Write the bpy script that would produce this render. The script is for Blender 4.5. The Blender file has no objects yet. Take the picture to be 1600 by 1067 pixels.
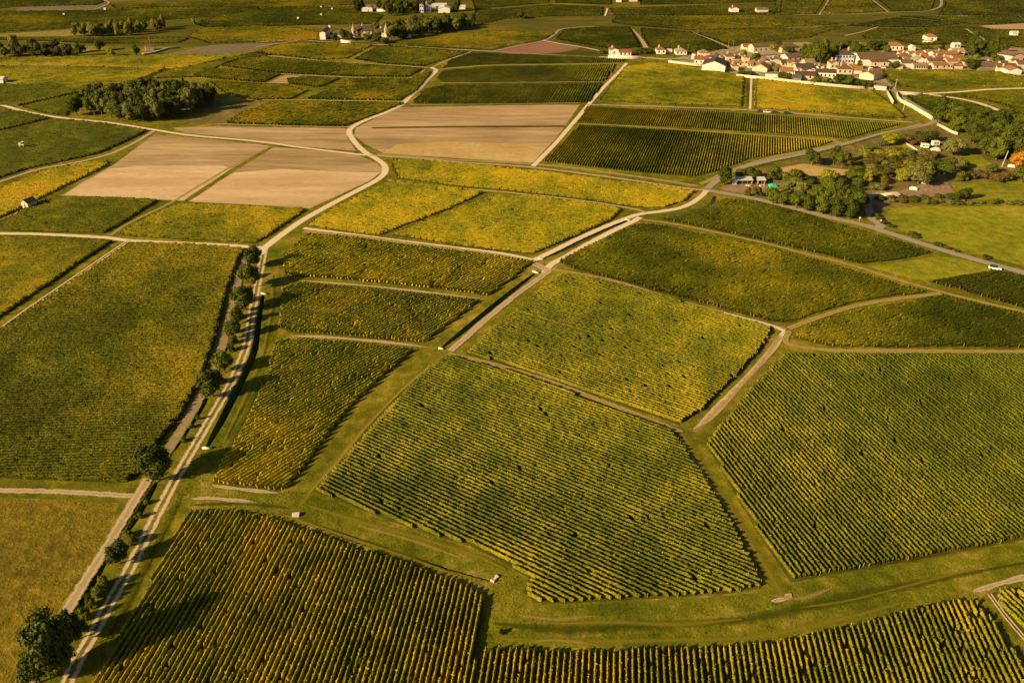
import bpy, math, random
import numpy as np
from mathutils import Vector, Matrix, geometry
random.seed(7)
rng = np.random.default_rng(11)
S = bpy.context.scene
COL = S.collection
# ------------------------------------------------------------------ camera
F = 1232.0; YH = -200.0; H = 125.0
TH = math.atan((533.5 - YH) / F); CT, ST = math.cos(TH), math.sin(TH)
cd = bpy.data.cameras.new('camera'); cam = bpy.data.objects.new('camera', cd); COL.objects.link(cam)
cd.sensor_width = 36; cd.lens = 36 * F / 1600; cd.clip_end = 30000; cd.clip_start = 1
cam.location = (0, 0, H); cam.rotation_euler = (math.pi / 2 - TH, 0, 0); S.camera = cam
def G(x, y, z=0.0):
    zc = (H - z) / (CT * (y - YH) / F)
    return ((x - 800) / F * zc, zc * (CT + ST * (533.5 - y) / F))
def sc(y):                      # photo pixels per metre at image row y on the ground
    return CT * (y - YH) / H
def P(pts): return [G(*p) for p in pts]
# ------------------------------------------------------------------ light
SD = Vector((0.87, 0.50, 0)).normalized(); EL = math.radians(23.5)
sun = bpy.data.lights.new('sun', 'SUN'); so = bpy.data.objects.new('sun', sun); COL.objects.link(so)
sun.energy = 5.0; sun.angle = math.radians(0.53); sun.color = (1.0, 0.765, 0.39)
dv = Vector((SD.x * math.cos(EL), SD.y * math.cos(EL), -math.sin(EL)))
so.rotation_euler = dv.to_track_quat('-Z', 'Y').to_euler(); so.location = (-300, -200, 300)
w = bpy.data.worlds.new('World'); S.world = w; w.use_nodes = True
nt = w.node_tree; bg = nt.nodes['Background']; sky = nt.nodes.new('ShaderNodeTexSky')
sky.sky_type = 'NISHITA'; sky.sun_disc = False; sky.sun_elevation = EL; sky.sun_rotation = math.radians(240); sky.air_density = 0.7; sky.dust_density = 1.5; sky.ozone_density = 0.5
nt.links.new(sky.outputs[0], bg.inputs[0]); bg.inputs[1].default_value = 0.05
S.view_settings.view_transform = 'Standard'; S.view_settings.look = 'None'
S.view_settings.exposure = 0.8; S.view_settings.gamma = 1
# ------------------------------------------------------------------ tags / meshes
def tag(o, label=None, cat=None, group=None, kind=None):
    if label: o['label'] = label
    if cat: o['category'] = cat
    if group: o['group'] = group
    if kind: o['kind'] = kind
    return o
def empty(name, loc=(0, 0, 0), rz=0.0):
    o = bpy.data.objects.new(name, None); COL.objects.link(o)
    o.location = loc; o.rotation_euler = (0, 0, rz); o.empty_display_size = 0.5
    return o
def mesh(name, V, quads=None, tris=None, mats=(), mi=None, smooth=False):
    me = bpy.data.meshes.new(name)
    V = np.asarray(V, dtype=np.float32).reshape(-1, 3)
    q = np.asarray(quads if quads is not None else [], dtype=np.int32).reshape(-1, 4)
    t = np.asarray(tris if tris is not None else [], dtype=np.int32).reshape(-1, 3)
    me.vertices.add(len(V)); me.vertices.foreach_set('co', V.ravel())
    li = np.concatenate([q.ravel(), t.ravel()])
    me.loops.add(len(li)); me.loops.foreach_set('vertex_index', li)
    n = len(q) + len(t); me.polygons.add(n)
    ls = np.concatenate([np.arange(len(q)) * 4, len(q) * 4 + np.arange(len(t)) * 3]).astype(np.int32)
    me.polygons.foreach_set('loop_start', ls)
    for m in mats: me.materials.append(m)
    if mi is not None: me.polygons.foreach_set('material_index', np.asarray(mi, dtype=np.int32))
    if smooth: me.polygons.foreach_set('use_smooth', np.ones(n, dtype=bool))
    me.update(calc_edges=True); me.validate()
    return me
def obj(name, me, parent=None, loc=(0, 0, 0), rz=0.0):
    o = bpy.data.objects.new(name, me); COL.objects.link(o)
    o.location = loc; o.rotation_euler = (0, 0, rz)
    if parent: o.parent = parent
    return o
class MB:                        # collects simple solids for one mesh part
    def __init__(s): s.v = []; s.f = []
    def box(s, x0, x1, y0, y1, z0, z1):
        b = len(s.v)
        s.v += [(x, y, z) for z in (z0, z1) for x, y in ((x0, y0), (x1, y0), (x1, y1), (x0, y1))]
        s.f += [[b + i for i in q] for q in ((3, 2, 1, 0), (4, 5, 6, 7), (0, 1, 5, 4), (1, 2, 6, 5), (2, 3, 7, 6), (3, 0, 4, 7))]
        return s
    def poly(s, pts): b = len(s.v); s.v += pts; s.f.append(list(range(b, b + len(pts)))); return s
    def tube(s, p, q, r0, r1, n=7):
        p, q = Vector(p), Vector(q); d = (q - p).normalized()
        a = d.orthogonal().normalized(); c = d.cross(a); b = len(s.v)
        for o, r in ((p, r0), (q, r1)):
            s.v += [tuple(o + a * (r * math.cos(6.2832 * i / n)) + c * (r * math.sin(6.2832 * i / n))) for i in range(n)]
        s.f += [[b + i, b + (i + 1) % n, b + n + (i + 1) % n, b + n + i] for i in range(n)]
        s.f.append([b + n + i for i in range(n)]); s.f.append([b + n - 1 - i for i in range(n)])
        return s
    def slab(s, pts, th):        # thick convex slab hanging below pts (counter-clockwise from above)
        b = len(s.v); n = len(pts)
        s.v += list(pts) + [(x, y, z - th) for x, y, z in pts]
        s.f.append([b + i for i in range(n)]); s.f.append([b + n + n - 1 - i for i in range(n)])
        s.f += [[b + i, b + n + i, b + n + (i + 1) % n, b + (i + 1) % n] for i in range(n)]
        return s
    def build(s, name, m, parent=None, loc=(0, 0, 0), rz=0.0):
        me = bpy.data.meshes.new(name); me.from_pydata(s.v, [], s.f); me.materials.append(m); me.update()
        return obj(name, me, parent, loc, rz)
# ------------------------------------------------------------------ materials
class NT:
    def __init__(s, m): m.use_nodes = True; s.t = m.node_tree; s.t.nodes.clear(); s.n = s.t.nodes; s.l = s.t.links
    def add(s, typ, **kw):
        n = s.n.new(typ)
        for k, v in kw.items(): setattr(n, k, v)
        return n
    def link(s, a, b): s.l.new(a, b)
    def pos(s): return s.add('ShaderNodeNewGeometry').outputs['Position']
    def noise(s, vec, scale, detail=3, rough=0.55):
        n = s.add('ShaderNodeTexNoise'); n.inputs['Scale'].default_value = scale
        n.inputs['Detail'].default_value = detail; n.inputs['Roughness'].default_value = rough
        s.link(vec, n.inputs['Vector']); return n.outputs['Fac']
    def math(s, op, a, b=None, clamp=False):
        n = s.add('ShaderNodeMath', operation=op, use_clamp=clamp)
        for i, v in enumerate((a, b)):
            if v is None: continue
            if isinstance(v, (int, float)): n.inputs[i].default_value = v
            else: s.link(v, n.inputs[i])
        return n.outputs[0]
    def ramp(s, fac, stops):
        n = s.add('ShaderNodeValToRGB'); e = n.color_ramp.elements
        while len(e) < len(stops): e.new(0.5)
        for i, (p, c) in enumerate(stops): e[i].position = p; e[i].color = (*c, 1)
        s.link(fac, n.inputs[0]); return n.outputs[0]
    def mix(s, fac, a, b):
        n = s.add('ShaderNodeMix', data_type='RGBA')
        if isinstance(fac, (int, float)): n.inputs[0].default_value = fac
        else: s.link(fac, n.inputs[0])
        for i, v in ((6, a), (7, b)):
            if isinstance(v, tuple): n.inputs[i].default_value = (*v, 1)
            else: s.link(v, n.inputs[i])
        return n.outputs[2]
    def out(s, col, rough=0.9, spec=0.1, bump=None, bs=0.4, bd=0.1, trans=0.0):
        b = s.add('ShaderNodeBsdfPrincipled'); b.inputs['Roughness'].default_value = rough
        b.inputs['Specular IOR Level'].default_value = spec
        if isinstance(col, tuple): b.inputs['Base Color'].default_value = (*col, 1)
        else: s.link(col, b.inputs['Base Color'])
        if bump is not None:
            u = s.add('ShaderNodeBump'); u.inputs['Strength'].default_value = bs; u.inputs['Distance'].default_value = bd
            s.link(bump, u.inputs['Height']); s.link(u.outputs[0], b.inputs['Normal'])
        o = s.add('ShaderNodeOutputMaterial'); sh = b.outputs[0]
        if trans > 0:
            t = s.add('ShaderNodeBsdfTranslucent'); mx = s.add('ShaderNodeMixShader'); mx.inputs[0].default_value = trans
            s.link(col, t.inputs[0]) if not isinstance(col, tuple) else None
            s.link(b.outputs[0], mx.inputs[1]); s.link(t.outputs[0], mx.inputs[2]); sh = mx.outputs[0]
        s.link(sh, o.inputs[0])
def sig(s, fac, lo, hi):         # contrast a 0..1 noise between lo and hi
    n = s.add('ShaderNodeMapRange'); n.inputs['From Min'].default_value = lo; n.inputs['From Max'].default_value = hi
    s.link(fac, n.inputs['Value']); return n.outputs[0]
VINE = [(0.0, (0.040, 0.054, 0.004)), (0.3, (0.092, 0.104, 0.006)), (0.5, (0.195, 0.185, 0.009)), (0.68, (0.38, 0.295, 0.012)),
        (0.84, (0.55, 0.35, 0.015)), (1.0, (0.52, 0.21, 0.013))]
_vm = {}
def vine_mat(bias, amp=0.55, seed=0.0, dark=1.0, fine=0.55, isl=0.0):
    k = (bias, amp, seed, dark, fine, isl)
    if k in _vm: return _vm[k]
    m = bpy.data.materials.new('vine_leaves'); t = NT(m); p = t.pos()
    mp = t.add('ShaderNodeMapping'); mp.inputs['Location'].default_value = (seed * 37.1, seed * 53.7, seed * 9)
    t.link(p, mp.inputs[0]); p2 = mp.outputs[0]
    a = sig(t, t.noise(p2, 0.016, 4, 0.6), 0.3, 0.7); b = sig(t, t.noise(p2, 0.13, 3), 0.25, 0.75); c = sig(t, t.noise(p2, 2.6, 3, 0.75), 0.27, 0.73)
    v = t.math('ADD', t.math('MULTIPLY', a, amp), bias - amp / 2 - 0.15 - fine / 2)
    v = t.math('ADD', v, t.math('MULTIPLY', b, 0.3)); v = t.math('ADD', v, t.math('MULTIPLY', c, fine))
    if isl > 0: v = t.math('ADD', v, t.math('MULTIPLY', t.math('SUBTRACT', t.add('ShaderNodeNewGeometry').outputs['Random Per Island'], .42), isl))
    v = t.math('ADD', v, 0.0, True)
    col = t.ramp(v, VINE)
    if dark != 1.0:
        h = t.add('ShaderNodeHueSaturation'); h.inputs['Value'].default_value = dark; t.link(col, h.inputs['Color']); col = h.outputs[0]
    t.out(col, 0.8, 0.08, trans=0.16); _vm[k] = m; return m
def ground_mat(name, stops, s1=0.02, s2=0.25, s3=2.5, bs=0.5, wts=(0.4, 0.35, 0.25), stretch=None):
    m = bpy.data.materials.new(name); t = NT(m); p = t.pos()
    if stretch:
        mp = t.add('ShaderNodeMapping'); mp.inputs['Rotation'].default_value = (0, 0, stretch[0]); mp.inputs['Scale'].default_value = (stretch[1], stretch[2], 1)
        t.link(p, mp.inputs[0]); p = mp.outputs[0]
    a, b, c = sig(t, t.noise(p, s1, 4), .3, .7), sig(t, t.noise(p, s2, 4), .3, .7), sig(t, t.noise(p, s3, 3, 0.7), .25, .75)
    v = t.math('ADD', t.math('MULTIPLY', a, wts[0]), t.math('ADD', t.math('MULTIPLY', b, wts[1]), t.math('MULTIPLY', c, wts[2])))
    t.out(t.ramp(v, stops), 0.95, 0.05, bump=t.math('ADD', c, b), bs=bs, bd=0.15); return m
M = {}
GR_D, GR_G, GR_Y, STRAW = (0.060, 0.062, 0.004), (0.115, 0.112, 0.006), (0.22, 0.175, 0.011), (0.40, 0.26, 0.06)
M['ground'] = ground_mat('grass_ground', [(0.15, GR_D), (0.42, GR_G), (0.62, GR_Y), (0.85, STRAW)], s1=0.03, s2=0.3, s3=1.6)
M['meadow'] = ground_mat('meadow_grass', [(0.15, (0.10, 0.11, 0.005)), (0.42, (0.18, 0.185, 0.008)), (0.62, (0.28, 0.245, 0.012)), (0.88, (0.40, 0.295, 0.04))], s1=0.03, s2=0.3, s3=1.2, wts=(.4, .35, .25))
M['verge'] = ground_mat('verge_grass', [(0.15, (0.055, 0.065, 0.004)), (0.42, (0.11, 0.115, 0.006)), (0.6, (0.19, 0.165, 0.01)), (0.8, (0.34, 0.23, 0.05))], s1=0.06, s2=0.35, s3=1.8, wts=(.4, .3, .3))
M['lane'] = ground_mat('dry_lane_grass', [(0.1, (0.1, 0.1, 0.013)), (0.4, (0.2, 0.165, 0.025)), (0.7, (0.36, 0.25, 0.08)), (0.95, (0.5, 0.36, 0.17))], s1=0.04, s2=0.4)
M['soil'] = ground_mat('vineyard_soil', [(0.15, (0.04, 0.036, 0.006)), (0.5, (0.085, 0.07, 0.011)), (0.85, (0.18, 0.13, 0.03))], s1=0.03)
M['far'] = ground_mat('distant_vine_land', [(0.2, (0.045, 0.045, 0.005)), (0.45, (0.085, 0.078, 0.007)), (0.62, (0.13, 0.105, 0.009)), (0.8, (0.2, 0.145, 0.014))], s1=0.006, s2=0.05, s3=0.4, bs=.2, stretch=(0, 0.5, 1.4))
M['tan'] = ground_mat('ploughed_soil', [(0.2, (0.25, 0.158, 0.072)), (0.5, (0.38, 0.25, 0.12)), (0.8, (0.52, 0.355, 0.185))], s1=0.03, s2=0.12, s3=0.9, stretch=(0.03, 0.3, 2.0), wts=(.4, .3, .3))
M['yardsoil'] = ground_mat('brown_yard_soil', [(0.1, (0.2, 0.125, 0.07)), (0.9, (0.36, 0.24, 0.14))])
M['tan2'] = ground_mat('light_ploughed_soil', [(0.2, (0.39, 0.25, 0.12)), (0.5, (0.53, 0.35, 0.18)), (0.8, (0.69, 0.48, 0.26))], s1=0.02, s2=0.1, s3=0.8, stretch=(0.03, 0.25, 1.8), wts=(.3, .3, .4))
M['straw'] = ground_mat('straw_strip', [(0.1, (0.38, 0.24, 0.08)), (0.5, (0.48, 0.31, 0.11)), (0.9, (0.58, 0.41, 0.2))], s1=0.04)
M['red'] = ground_mat('red_soil', [(0.1, (0.20, 0.095, 0.05)), (0.9, (0.32, 0.155, 0.085))])
M['grey'] = ground_mat('bare_grey_soil', [(0.1, (0.13, 0.10, 0.06)), (0.9, (0.24, 0.17, 0.10))])
M['scrub'] = ground_mat('scrub_ground', [(0.1, (0.07, 0.07, 0.012)), (0.5, (0.16, 0.12, 0.03)), (0.9, (0.36, 0.23, 0.08))], s1=0.06, s2=0.3)
M['yard'] = ground_mat('village_ground', [(0.1, (0.14, 0.12, 0.05)), (0.5, (0.3, 0.23, 0.12)), (0.9, (0.45, 0.35, 0.2))], s1=0.06, s2=0.3)
M['gold'] = ground_mat('dry_field_grass', [(0.15, (0.075, 0.058, 0.006)), (0.42, (0.15, 0.11, 0.009)), (0.62, (0.24, 0.165, 0.013)), (0.85, (0.36, 0.24, 0.04))], s1=0.035, s2=0.4, s3=1.4, wts=(.3, .35, .35), bs=.9)
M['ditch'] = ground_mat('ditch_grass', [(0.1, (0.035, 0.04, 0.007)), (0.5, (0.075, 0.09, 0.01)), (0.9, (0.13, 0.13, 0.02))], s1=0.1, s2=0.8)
def track_mat(name, c1, c2, mid, edge=0.55, soft=0.28, top=1.0):
    m = bpy.data.materials.new(name); t = NT(m); p = t.pos()
    at = t.add('ShaderNodeAttribute'); at.attribute_name = 'lat'; lat = t.math('ABSOLUTE', at.outputs['Fac'])
    n1, n2, n3 = t.noise(p, 0.5, 4, .65), t.noise(p, 0.06, 3), t.noise(p, 2.2, 3, .65)
    base = t.mix(sig(t, t.math('ADD', t.math('MULTIPLY', n1, .6), t.math('MULTIPLY', n3, .4)), .3, .7), c1, c2)
    wob = t.math('ADD', t.math('MULTIPLY', t.math('SUBTRACT', n1, .5), 1.1), t.math('MULTIPLY', t.math('SUBTRACT', n3, .5), .7))
    e = sig(t, t.math('ADD', lat, wob), edge, edge + soft)
    if top < 1: e = t.math('MAXIMUM', e, 1 - top)
    if mid > 0:
        c = sig(t, t.math('ADD', lat, t.math('MULTIPLY', wob, .45)), 0.42, 0.2)
        e = t.math('MAXIMUM', e, t.math('MULTIPLY', c, mid))
    t.out(base, 0.95, 0.05, bump=n3, bs=0.3, bd=0.08)
    o = [n for n in t.n if n.type == 'OUTPUT_MATERIAL'][0]; sh = o.inputs[0].links[0].from_socket
    tr = t.add('ShaderNodeBsdfTransparent'); mx = t.add('ShaderNodeMixShader'); t.link(e, mx.inputs[0]); t.link(sh, mx.inputs[1]); t.link(tr.outputs[0], mx.inputs[2]); t.link(mx.outputs[0], o.inputs[0]); return m
PALE1, PALE2 = (0.58, 0.43, 0.26), (0.78, 0.61, 0.40)
M['track'] = track_mat('pale_gravel_track', PALE1, PALE2, 0.0, 0.8)
M['ruts'] = track_mat('two_rut_track', (0.46, 0.33, 0.17), (0.70, 0.52, 0.31), 0.95, 0.75)
M['dirt'] = track_mat('dirt_track', (0.38, 0.27, 0.14), (0.60, 0.44, 0.25), 0.25, 0.6)
M['laneT'] = track_mat('grassy_lane', (0.27, 0.20, 0.04), (0.50, 0.35, 0.13), 0.3, 0.55)
M['road'] = track_mat('asphalt_road', (0.27, 0.215, 0.145), (0.37, 0.30, 0.21), 0.0, 0.85)
M['strip'] = track_mat('bare_headland', (0.20, 0.135, 0.06), (0.38, 0.265, 0.13), 0.0, 0.75)
M['bandY'] = track_mat('yellow_grass_band', (0.17, 0.145, 0.008), (0.30, 0.225, 0.02), 0.0, -.35, 1.3, .75)
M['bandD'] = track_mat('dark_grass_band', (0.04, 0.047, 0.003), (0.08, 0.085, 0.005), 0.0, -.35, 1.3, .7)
M['bandS'] = track_mat('straw_grass_band', (0.3, 0.2, 0.04), (0.46, 0.31, 0.09), 0.0, -.45, 1.3, .75)
def plain(name, c, rough=0.8, var=0.25, scale=0.8, spec=0.2):
    m = bpy.data.materials.new(name); t = NT(m); p = t.pos()
    lo = tuple(x * (1 - var) for x in c); hi = tuple(min(1, x * (1 + var)) for x in c)
    n = sig(t, t.noise(p, scale, 4, 0.65), .3, .7); t.out(t.mix(n, lo, hi), rough, spec); return m
def roof_mat(name, c):
    m = bpy.data.materials.new(name); t = NT(m); p = t.pos()
    a = sig(t, t.noise(p, 0.35, 4, 0.7), .3, .7); b = sig(t, t.noise(p, 2.2, 2), .3, .7)
    lo = tuple(x * .6 for x in c); hi = tuple(x * 1.3 for x in c)
    t.out(t.mix(t.math('ADD', t.math('MULTIPLY', a, .6), t.math('MULTIPLY', b, .4)), lo, hi), 0.85, .1, bump=b, bs=.3); return m
WALL = {'white': (0.68, 0.61, 0.50), 'cream': (0.55, 0.44, 0.30), 'stone': (0.48, 0.38, 0.27), 'pink': (0.6, 0.46, 0.38), 'yellow': (0.66, 0.54, 0.32), 'lilac': (0.5, 0.47, 0.5), 'dark': (0.2, 0.16, 0.12), 'orange': (0.6, 0.42, 0.26)}
WALLM = {k: plain(k + '_render_wall', v, 0.9, 0.12, 0.4) for k, v in WALL.items()}
ROOF = {'red': (0.26, 0.095, 0.045), 'orange': (0.30, 0.135, 0.055), 'brown': (0.155, 0.092, 0.05), 'dark': (0.085, 0.06, 0.042), 'slate': (0.12, 0.11, 0.10), 'pink': (0.27, 0.165, 0.095), 'white': (0.55, 0.52, 0.47), 'pale': (0.33, 0.25, 0.16)}
ROOFM = {k: roof_mat(k + '_roof_tiles', v) for k, v in ROOF.items()}
M['glass'] = plain('dark_window', (0.03, 0.028, 0.03), 0.2, 0.2, 1, 0.5)
M['wood'] = plain('weathered_wood', (0.30, 0.23, 0.15)); M['concrete'] = plain('pale_concrete', (0.6, 0.52, 0.4))
M['bark'] = plain('bark', (0.13, 0.10, 0.06)); M['post'] = plain('vine_stake', (0.40, 0.33, 0.22))
M['tarp'] = plain('teal_tarpaulin', (0.05, 0.42, 0.28), 0.6); M['gtarp'] = plain('green_tarpaulin', (0.2, 0.4, 0.22), 0.6)
M['sand'] = plain('pale_sand', (0.62, 0.47, 0.30)); M['tyre'] = plain('tyre', (0.02, 0.02, 0.02))
def leaf_mat(name, lo, hi, trans=0.15):
    m = bpy.data.materials.new(name); t = NT(m); p = t.pos()
    oi = t.add('ShaderNodeObjectInfo').outputs['Random']
    a = sig(t, t.noise(p, 0.35, 3), .3, .7); b = sig(t, t.noise(p, 2.3, 2), .25, .75)
    v = t.math('ADD', t.math('MULTIPLY', a, .4), t.math('ADD', t.math('MULTIPLY', b, .35), t.math('MULTIPLY', oi, .25)))
    t.out(t.mix(v, lo, hi), 0.7, 0.15, trans=trans); return m
LEAF = {'oak': leaf_mat('dark_oak_leaves', (0.027, 0.037, 0.004), (0.105, 0.118, 0.008)),
        'green': leaf_mat('green_leaves', (0.048, 0.062, 0.005), (0.16, 0.172, 0.010)),
        'pale': leaf_mat('grey_green_leaves', (0.075, 0.085, 0.014), (0.24, 0.225, 0.05)),
        'yellow': leaf_mat('yellow_green_leaves', (0.13, 0.135, 0.008), (0.36, 0.31, 0.016)),
        'orange': leaf_mat('orange_leaves', (0.36, 0.14, 0.01), (0.58, 0.27, 0.02)),
        'brown': leaf_mat('brown_scrub', (0.065, 0.052, 0.010), (0.19, 0.135, 0.024)),
        'pine': leaf_mat('dark_needles', (0.016, 0.023, 0.006), (0.045, 0.056, 0.012))}
# ------------------------------------------------------------------ polylines
def smooth(pts, n=6):
    pts = [np.array(p, float) for p in pts]
    if len(pts) < 3: return [pts[0] + (pts[1] - pts[0]) * i / n for i in range(n + 1)]
    ex = [2 * pts[0] - pts[1]] + pts + [2 * pts[-1] - pts[-2]]; out = []
    for i in range(1, len(ex) - 2):
        a, b, c, d = ex[i - 1:i + 3]
        for k in range(n):
            t = k / n
            out.append(0.5 * ((2 * b) + (c - a) * t + (2 * a - 5 * b + 4 * c - d) * t * t + (3 * b - a - 3 * c + d) * t ** 3))
    out.append(pts[-1]); return out
def frames(pts):
    p = np.array(pts); d = np.gradient(p, axis=0); d /= np.linalg.norm(d, axis=1)[:, None] + 1e-9
    return p, np.stack([-d[:, 1], d[:, 0]], 1)
ribz = [0.030]
def ribbon(name, px, width, mat, jit=0.12, ends=None, cross=5):
    p, n = frames(smooth(P(px), 8)); k = len(p)
    wv = np.linspace(width[0], width[1], k) if isinstance(width, tuple) else np.full(k, width)
    if name in ('bare_patch', 'headland', 'dirt_lane', 'grass_band'): wv = wv * np.sqrt(np.maximum(.02, np.sin(np.linspace(.05, 3.09, k)))) * (1 + .25 * np.sin(np.linspace(0, 11, k)))
    z = ribz[0]; ribz[0] += 0.004
    lat = np.linspace(-1, 1, cross); V = []; L = []
    for j, l in enumerate(lat):
        off = l * wv / 2
        q = p + n * off[:, None]; V.append(np.column_stack([q, np.full(k, z)])); L.append(np.full(k, l))
    V = np.concatenate(V); L = np.concatenate(L)
    i = np.arange(k - 1); Q = np.concatenate([np.stack([j * k + i, j * k + i + 1, (j + 1) * k + i + 1, (j + 1) * k + i], 1)[:, ::-1] for j in range(cross - 1)])
    me = mesh(name, V, Q, mats=[mat]); a = me.attributes.new('lat', 'FLOAT', 'POINT'); a.data.foreach_set('value', L.astype(np.float32))
    return tag(obj(name, me), kind='structure')
sheetz = [0.012]
def sheet(name, px, mat, z=None, kind='structure', ground=None, parent=None):
    g = ground if ground is not None else P(px)
    if z is None: z = sheetz[0]; sheetz[0] += 0.0004
    tri = geometry.tessellate_polygon([[Vector((x, y, 0)) for x, y in g]])
    T = []
    for a, b, c in tri:
        A, B, Cc = g[a], g[b], g[c]
        T.append((a, b, c) if (B[0] - A[0]) * (Cc[1] - A[1]) - (B[1] - A[1]) * (Cc[0] - A[0]) > 0 else (a, c, b))
    o = obj(name, mesh(name, [(x, y, z) for x, y in g], tris=T, mats=[mat]), parent)
    return tag(o, kind=kind) if kind else o
# ------------------------------------------------------------------ ditches and the ground sheet
DITCH = []
def ditch(px, width, depth, shift=0.0, label=None):
    p, n = frames(smooth(P(px), 5)); k = len(p)
    tp = np.sqrt(np.maximum(.04, np.sin(np.linspace(0.02, 3.12, k))))[:, None] ** .6; width = width * tp; shift = shift * tp
    l = p + n * width / 2; r = p - n * width / 2; b = p + n * shift
    DITCH.append([tuple(x) for x in l] + [tuple(x) for x in r[::-1]])
    b1 = b + n * width * .09; b2 = b - n * width * .09
    V = np.concatenate([np.column_stack([q, np.full(k, z)]) for q, z in ((l, 0), (b1, -depth), (b2, -depth), (r, 0))])
    i = np.arange(k - 1); Q = [np.stack([j * k + i, (j + 1) * k + i, (j + 1) * k + i + 1, j * k + i + 1], 1) for j in range(3)]
    Q.append(np.array([[0, k, 2 * k, 3 * k], [k - 1, 4 * k - 1, 3 * k - 1, 2 * k - 1]]))
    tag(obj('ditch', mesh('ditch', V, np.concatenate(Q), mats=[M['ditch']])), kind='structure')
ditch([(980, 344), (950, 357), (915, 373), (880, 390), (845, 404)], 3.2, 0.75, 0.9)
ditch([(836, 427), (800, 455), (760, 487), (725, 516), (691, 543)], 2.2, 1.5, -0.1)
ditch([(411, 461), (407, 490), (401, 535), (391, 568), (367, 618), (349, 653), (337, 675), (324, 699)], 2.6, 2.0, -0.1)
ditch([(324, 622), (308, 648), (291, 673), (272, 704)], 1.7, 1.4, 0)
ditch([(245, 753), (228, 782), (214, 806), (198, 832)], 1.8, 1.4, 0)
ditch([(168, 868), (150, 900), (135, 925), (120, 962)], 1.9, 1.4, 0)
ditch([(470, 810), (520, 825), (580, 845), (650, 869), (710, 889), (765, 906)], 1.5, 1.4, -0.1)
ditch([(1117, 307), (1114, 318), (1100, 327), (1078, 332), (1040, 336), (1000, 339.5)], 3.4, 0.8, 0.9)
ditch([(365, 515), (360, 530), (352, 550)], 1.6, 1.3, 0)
outer = [(-9000, -700), (9000, -700), (9000, 14000), (-9000, 14000)]
vs = [Vector(v) for v in outer]; fs = [[0, 1, 2, 3]]
for L in DITCH:
    b = len(vs); vs += [Vector(v) for v in L]; fs.append(list(range(b, b + len(L))))
r_ = geometry.delaunay_2d_cdt(vs, [], fs, 1, 1e-5)
def inside(p, poly):
    x, y = p; c = False
    for i in range(len(poly)):
        (x1, y1), (x2, y2) = poly[i], poly[i - 1]
        if (y1 > y) != (y2 > y) and x < (x2 - x1) * (y - y1) / (y2 - y1) + x1: c = not c
    return c
def cen(f): return (sum(r_[0][i].x for i in f) / 3, sum(r_[0][i].y for i in f) / 3)
T_ = [f for f in r_[2] if not any(inside(cen(f), L) for L in DITCH)]
def ccw(t, v): a, b, c = (v[i] for i in t); return t if (b - a).cross(c - a) > 0 else [t[0], t[2], t[1]]
tag(obj('ground', mesh('ground', [(v.x, v.y, 0) for v in r_[0]], tris=[ccw(t, r_[0]) for t in T_], mats=[M['ground']])), kind='structure')
# ------------------------------------------------------------------ vines
def vdir(spec):
    if spec[0] == 'vp':
        d = np.array(((spec[1] - 800) / F, 1 / CT))
    else:
        a, b = G(spec[1], spec[2]), G(spec[3], spec[4]); d = np.array((b[0] - a[0], b[1] - a[1]))
    return d / np.linalg.norm(d)
def scan(poly, d, sp, margin=0.25, phase=0.5):
    n = np.array((-d[1], d[0])); p = np.array(poly); t = p @ n; s = p @ d; out = []
    for T in np.arange(t.min() + sp * phase, t.max(), sp):
        xs = []
        for i in range(len(p)):
            j = (i + 1) % len(p)
            if (t[i] > T) != (t[j] > T): xs.append(s[i] + (s[j] - s[i]) * (T - t[i]) / (t[j] - t[i]))
        xs.sort()
        for a, b in zip(xs[::2], xs[1::2]):
            a += margin + abs(rng.normal(0, .35)); b -= margin + abs(rng.normal(0, .35))
            if b - a > 2: out.append((d * a + n * T, d * b + n * T))
    return out
PROF = {3: [(-1, .12), (0, 1), (1, .12)], 5: [(-.85, .16), (-1, .62), (0, 1.03), (1, .62), (.85, .16)],
        6: [(-.8, .2), (-1.05, .55), (-.62, 1.0), (.62, 1.0), (1.05, .55), (.8, .2)]}
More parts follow.
